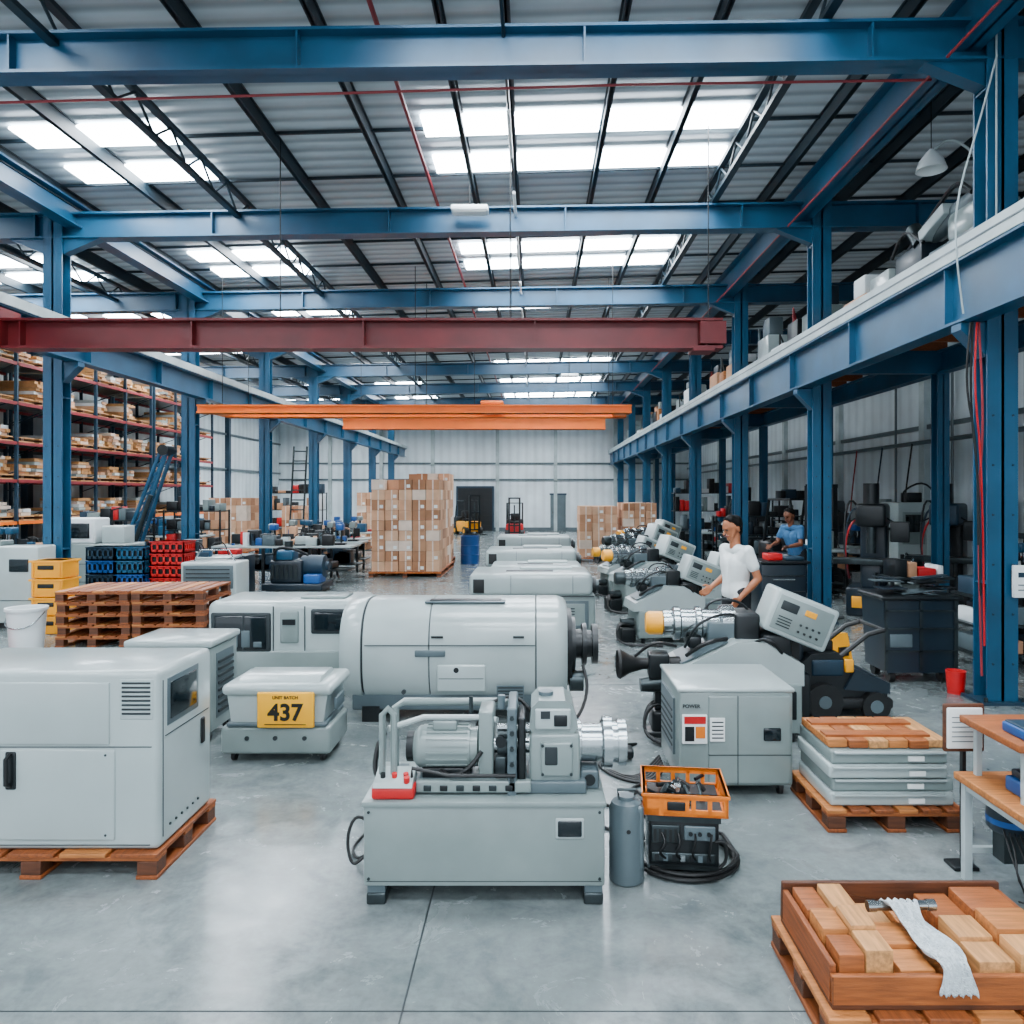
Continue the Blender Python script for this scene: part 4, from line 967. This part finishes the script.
b.tube([(4.42, 7.47, 3.82), (4.46, 7.45, 2.8), (4.40, 7.46, 2.0), (4.45, 7.47, .3)], .012, PIPER, 6, smooth=2)
b.tube([(4.40, 7.47, 3.82), (4.36, 7.45, 3.2), (4.44, 7.45, 2.4), (4.47, 7.46, .6)], .010, REDP, 6, smooth=2)
b.tube([(4.36, 7.47, 3.82), (4.32, 7.45, 3.0), (4.40, 7.43, 2.2), (4.43, 7.46, 1.1)], .012, BLACK, 6, smooth=2)
b.tube([(4.34, 7.47, 3.82), (4.27, 7.45, 3.2), (4.38, 7.43, 2.6), (4.41, 7.46, 1.6)], .012, BLACK, 6, smooth=2)
b.tube([(4.62, 7.5, 6.5), (4.4, 7.42, 5.8), (4.15, 7.4, 5.0), (4.15, 7.4, 4.5), (4.25, 7.44, 3.9)], .010, CREAM, 6, smooth=2)
b.tube([(4.62, 7.51, 6.9), (4.62, 7.51, 5.3), (4.62, 7.51, 4.7)], .01, CREAM, 6)
b.obj('hanging_cables')
b = B(); b.rbox(4.76, 4.95, 7.45, 7.49, 1.08, 1.40, PAPER, .004); b.box(4.80, 4.92, 7.445, 7.45, 1.15, 1.16, GREYD); b.box(4.8, 4.92, 7.445, 7.45, 1.2, 1.21, GREYD); b.box(4.8, 4.92, 7.445, 7.45, 1.28, 1.33, BLUE2); b.box(4.78, 4.84, 7.49, 7.54, 1.15, 1.35, STEELD); b.obj('notice_board')
# mezzanine goods
b = B(); Z = 4.701
def m(x0, x1, y0, y1, h, mat, z=0, r=.03): b.rbox(x0+.22, x1+.22, y0, y1, Z+z, Z+z+h, mat, r, 2)
m(4.65, 5.4, 8.2, 9.3, .4, GREYD); m(4.7, 5.2, 8.3, 9.0, .35, GREY, .4, .08); b.cyl((5.1, 8.2, Z+.85), (5.1, 9.6, Z+.75), .13, GREYD); m(4.68, 5.3, 9.4, 10.6, .3, DARK); m(4.72, 5.1, 9.6, 10.3, .35, NAVY, .3); m(4.68, 5.0, 10.4, 11.0, .55, GREYL)
b.tube([(4.9, 8.4, Z+.8), (4.95, 8.8, Z+1.1), (5.1, 9.6, Z+1.0), (5.0, 10.2, Z+.6)], .03, DARK, smooth=2); b.rbox(4.9, 5.1, 9.0, 9.6, Z+.7, Z+.85, CREAM, .02, M=ROT((5, 9.3, Z+.75), -15, 'X'))
b.tube([(4.92, 9.5, Z+.6), (4.92, 10.0, Z+.95), (5.0, 10.5, Z+.7)], .025, BLACK, smooth=2); b.cyl((5.0, 9.7, Z+.65), (5.0, 9.9, Z+.9), .1, STEELD)
m(4.66, 5.1, 11.1, 11.9, .4, CARD[0]); m(4.7, 5.1, 11.2, 11.6, .3, WHITE, .4)
y = 12.8
while y < 40:
    if any(abs(y+.3-c) < .65 for c in YC): y += .5; continue
    w = R(.4, .95); h = R(.35, .85); mt = random.choice([WHITE, GREYL, GREY, WHITE, CARD[0], DARK, GREYL, WOOD[2]])
    m(4.66, R(5.0, 5.5), y, y+w, h, mt)
    if random.random() < .6: m(4.7, 5.0, y+.05, y+w*R(.5, .9), R(.15, .4), random.choice([WHITE, GREYD, CARD[0], GREYL, DARK, NAVY]), h)
    y += w+R(.03, .3)
m(4.8, 5.2, 6.2, 7.1, .5, WHITE)
for k in range(14):
    y = 12.8+k*1.1+R(0, .5)
    if any(abs(y-c) < .5 for c in YC): continue
    b.tube([(4.9, y, Z+.01), (4.9, y+R(-.1, .1), Z+R(.5, 1.1)), (5.1, y+.3, Z+R(.2, .6))], .02, random.choice([DARK, GREYD, PIPER]), 6)
b.obj('mezzanine_stored_equipment')
b = B(); b.tube([(5.8, 9.2, Z), (5.75, 9.2, Z+.9), (5.45, 9.2, Z+1.55), (5.1, 9.2, Z+1.8), (4.88, 9.2, Z+1.62)], .015, CREAM, 8, smooth=3)
b.lathe([(.02, 1), (.06, .85), (.14, .45), (.18, 0), (.17, 0), (.13, .4), (0, .7)], (4.86, 9.2, Z+1.38), (4.86, 9.2, Z+1.64), WHITE, 24)
b.tube([(4.86, 9.2, Z+1.64), (4.86, 9.2, zr(4.86)-.02)], .006, DARK, 6)
b.cyl((5.8, 9.2, Z), (5.8, 9.2, Z+.08), .07, DARK)
b.obj('work_lamp')
b = B()
for (x, y, z) in ((-.45, 14.5, 5.1), (1.0, 22.6, 4.6)): b.tube([(x, y, z), (x, y, zr(x)-.1)], .006, DARK, 6)
b.obj('hanging_wires')

# ------------------------------------------------------------------ people
def person(name, loc, rz, J, shirt, pants, skin, sleeve=.55, sc=1.0):
    caps = []
    def c(p, q, r0, r1, lab): caps.append((Vector(p), Vector(q), r0, r1, lab))
    pel = Vector(J['pelvis']); ch = Vector(J['chest']); nk = Vector(J['neck']); hd = Vector(J['head'])
    X = Vector((1, 0, 0))
    for s in (-1, 1):
        c(pel+X*s*.075, pel+X*s*.085+Vector((0, 0, .06)), .10, .10, 'pants')
        c(pel+X*s*.065+Vector((0, 0, .05)), pel.lerp(ch, .5)+X*s*.05, .112, .102, 'shirt')
        c(pel.lerp(ch, .5)+X*s*.05, ch+X*s*.075, .102, .115, 'shirt')
        sh = Vector(J['sh'][0 if s < 0 else 1]); el = Vector(J['el'][0 if s < 0 else 1]); wr = Vector(J['wr'][0 if s < 0 else 1])
        c(ch+X*s*.075, sh, .105, .066, 'shirt'); c(nk-Vector((0, 0, .05)), sh+Vector((0, 0, .0)), .052, .056, 'shirt')
        mm = sh.lerp(el, sleeve); c(sh, mm, .062, .06, 'shirt'); c(mm, el, .044, .038, 'skin' if sleeve < .9 else 'shirt'); c(el, el.lerp(wr, .35), .038, .039, 'skin'); c(el.lerp(wr, .35), wr, .039, .025, 'skin')
        d = (wr-el).normalized()
        fw = Vector((0, -1, 0)); fw = (fw-d*fw.dot(d)); fw = Vector((0, 0, -1)) if fw.length < .2 else fw.normalized()
        nrm = d.cross(fw)*(-s)
        c(wr, wr+d*.03, .025, .024, 'skin')
        for k in range(4):
            off = fw*(.03-.02*k); base = wr+d*.085+off
            c(wr+d*.02+off*.6, base, .015, .0125, 'skin')
            ln = [.036, .042, .039, .03][k]
            k1 = base+(d*.92+nrm*.35).normalized()*ln; k2 = k1+(d*.6+nrm*.8).normalized()*ln*.75
            c(base, k1, .0098, .009, 'skin'); c(k1, k2, .009, .0078, 'skin')
        tb = wr+d*.03+fw*.025; t1 = tb+(d*.6+fw*.8).normalized()*.04; c(tb, t1, .014, .011, 'skin'); c(t1, t1+(d*.9+fw*.25).normalized()*.03, .011, .009, 'skin')
        hp = pel+X*s*.09; kn = Vector(J['kn'][0 if s < 0 else 1]); an = Vector(J['an'][0 if s < 0 else 1])
        c(hp, kn, .095, .064, 'pants'); c(kn, kn.lerp(an, .35), .062, .062, 'pants'); c(kn.lerp(an, .35), an, .062, .05, 'pants')
        c(an+Vector((0, .03, -.045)), an+Vector((s*.02, -.15, -.05)), .04, .035, 'shoe')
    f = (Matrix.Rotation(math.radians(J.get('tilt', 0)), 3, 'X'))
    def h(v): return hd+f@Vector(v)
    c(nk-Vector((0, 0, .03)), h((0, .02, -.05)), .056, .054, 'skin')
    # skull, jaw, cheeks, nose, brow, ears
    c(h((0, .022, .035)), h((0, -.012, .045)), .086, .078, 'skin'); c(h((0, -.025, -.03)), h((0, -.052, -.085)), .06, .032, 'skin')
    c(h((0, -.09, .012)), h((0, -.112, -.022)), .009, .014, 'skin')
    for s in (-1, 1):
        c(h((s*.082, .015, .018)), h((s*.083, .017, -.022)), .014, .010, 'skin'); c(h((s*.04, -.01, .03)), h((s*.034, -.038, -.055)), .044, .026, 'skin')
    c(h((-.028, -.085, .036)), h((.028, -.085, .036)), .010, .010, 'skin'); c(h((-.016, -.088, -.05)), h((.016, -.088, -.05)), .009, .009, 'lip')
    # hair: crown set back from the forehead, nape, side hair, short fringe
    c(h((0, .04, .06)), h((0, .01, .085)), .085, .068, 'hair'); c(h((0, .05, .03)), h((0, .055, -.035)), .078, .056, 'hair')
    for s in (-1, 1):
        c(h((s*.04, .03, .05)), h((s*.035, -.012, .095)), .054, .04, 'hair'); c(h((s*.07, .04, .03)), h((s*.074, .035, -.01)), .024, .014, 'hair')
        c(h((s*.01, -.03, .118)), h((s*.045, -.03, .105)), .024, .02, 'hair')
    b2 = B()
    for p, q, r0, r1, lab in caps:
        n = 16; dd = q-p; L = dd.length
        if L < 1e-5: continue
        pr = []
        for k in range(6): a = math.pi/2*(k/5); pr.append((max(r0*math.sin(a), 1e-5), -r0*math.cos(a)/L))
        for k in range(6): a = math.pi/2*(k/5); pr.append((max(r1*math.cos(a), 1e-5), 1+r1*math.sin(a)/L))
        b2.lathe(pr, p, q, SKIN, n)
    o = b2.obj(name+'_tmp')
    md = o.modifiers.new('r', 'REMESH'); md.mode = 'VOXEL'; md.voxel_size = .006
    sm = o.modifiers.new('s', 'SMOOTH'); sm.iterations = 4; sm.factor = .5
    dg = bpy.context.evaluated_depsgraph_get(); me = bpy.data.meshes.new_from_object(o.evaluated_get(dg)); me.name = name
    bpy.data.objects.remove(o)
    keys = ['skin', 'shirt', 'pants', 'shoe', 'hair', 'lip']
    mats = {'skin': skin, 'shirt': shirt, 'pants': pants, 'shoe': BLACK, 'hair': HAIR, 'lip': LIP}
    me.materials.clear()
    for k in keys: me.materials.append(mats[k])
    nP = len(me.polygons); cen = np.empty(nP*3); me.polygons.foreach_get('center', cen); cen = cen.reshape(-1, 3)
    best = np.full(nP, 1e9); idx = np.zeros(nP, int)
    for p, q, r0, r1, lab in caps:
        P = np.array(p); D = np.array(q)-P; L2 = D@D
        if L2 < 1e-10: continue
        t = np.clip(((cen-P)@D)/L2, 0, 1); dist = np.linalg.norm(cen-(P+t[:, None]*D), axis=1)-(r0+(r1-r0)*t)
        w = dist < best; best[w] = dist[w]; idx[w] = keys.index(lab)
    me.polygons.foreach_set('material_index', idx.astype(np.int32))
    for p in me.polygons: p.use_smooth = True
    zmin = min(v.co.z for v in me.vertices)*sc
    ob = bpy.data.objects.new(name, me); bpy.context.collection.objects.link(ob); ob.location = (loc[0], loc[1], loc[2]-zmin); ob.rotation_euler = (0, 0, math.radians(rz)); ob.scale = (sc,)*3
    for s, nm in ((-1, 'eye_r'), (1, 'eye_l')):
        e = B(); e.sph(h((s*.031, -.086, .016)), (.012, .008, .007), EYE, 10, 8); eo = e.obj(nm); eo.parent = ob
    return ob
person('man_in_white_tshirt', (2.2, 8.2, 0), -68, dict(pelvis=(0, 0, .93), chest=(0, -.01, 1.28), neck=(0, -.015, 1.48), head=(0, -.05, 1.63), tilt=16,
    sh=((-.185, 0, 1.41), (.185, 0, 1.41)), el=((-.23, .06, 1.14), (.25, .08, 1.14)), wr=((-.2, -.16, 1.02), (.2, -.10, .95)),
    kn=((-.11, -.03, .5), (.12, .0, .5)), an=((-.13, .04, .085), (.15, -.03, .085))), SHIRT, PANTS, SKIN, sc=1.06)
person('man_in_blue_shirt', (4.8, 13.9, 0), -60, dict(pelvis=(0, .08, .93), chest=(0, -.03, 1.27), neck=(0, -.07, 1.47), head=(0, -.12, 1.61), tilt=20,
    sh=((-.19, -.05, 1.40), (.19, -.05, 1.40)), el=((-.25, -.14, 1.14), (.25, -.12, 1.14)), wr=((-.18, -.36, 1.1), (.18, -.34, 1.1)),
    kn=((-.11, .02, .5), (.12, .08, .5)), an=((-.13, .1, .085), (.14, .04, .085))), SHIRTB, PANTS, SKIN2, sc=1.06)

# ------------------------------------------------------------------ light / world / camera
w = bpy.data.worlds.new('world'); bpy.context.scene.world = w; w.use_nodes = True
bg = w.node_tree.nodes['Background']; bg.inputs[0].default_value = (.78, .89, 1, 1); bg.inputs[1].default_value = 2.5
cam = bpy.data.cameras.new('camera'); co = bpy.data.objects.new('camera', cam); bpy.context.collection.objects.link(co)
co.location = (0, 0, 2.1); co.rotation_euler = (math.pi/2, 0, 0)
cam.sensor_width = 36; cam.lens = 750/1024*36; cam.shift_x = -23/1024; cam.shift_y = -17/1024; cam.clip_end = 200
bpy.context.scene.camera = co
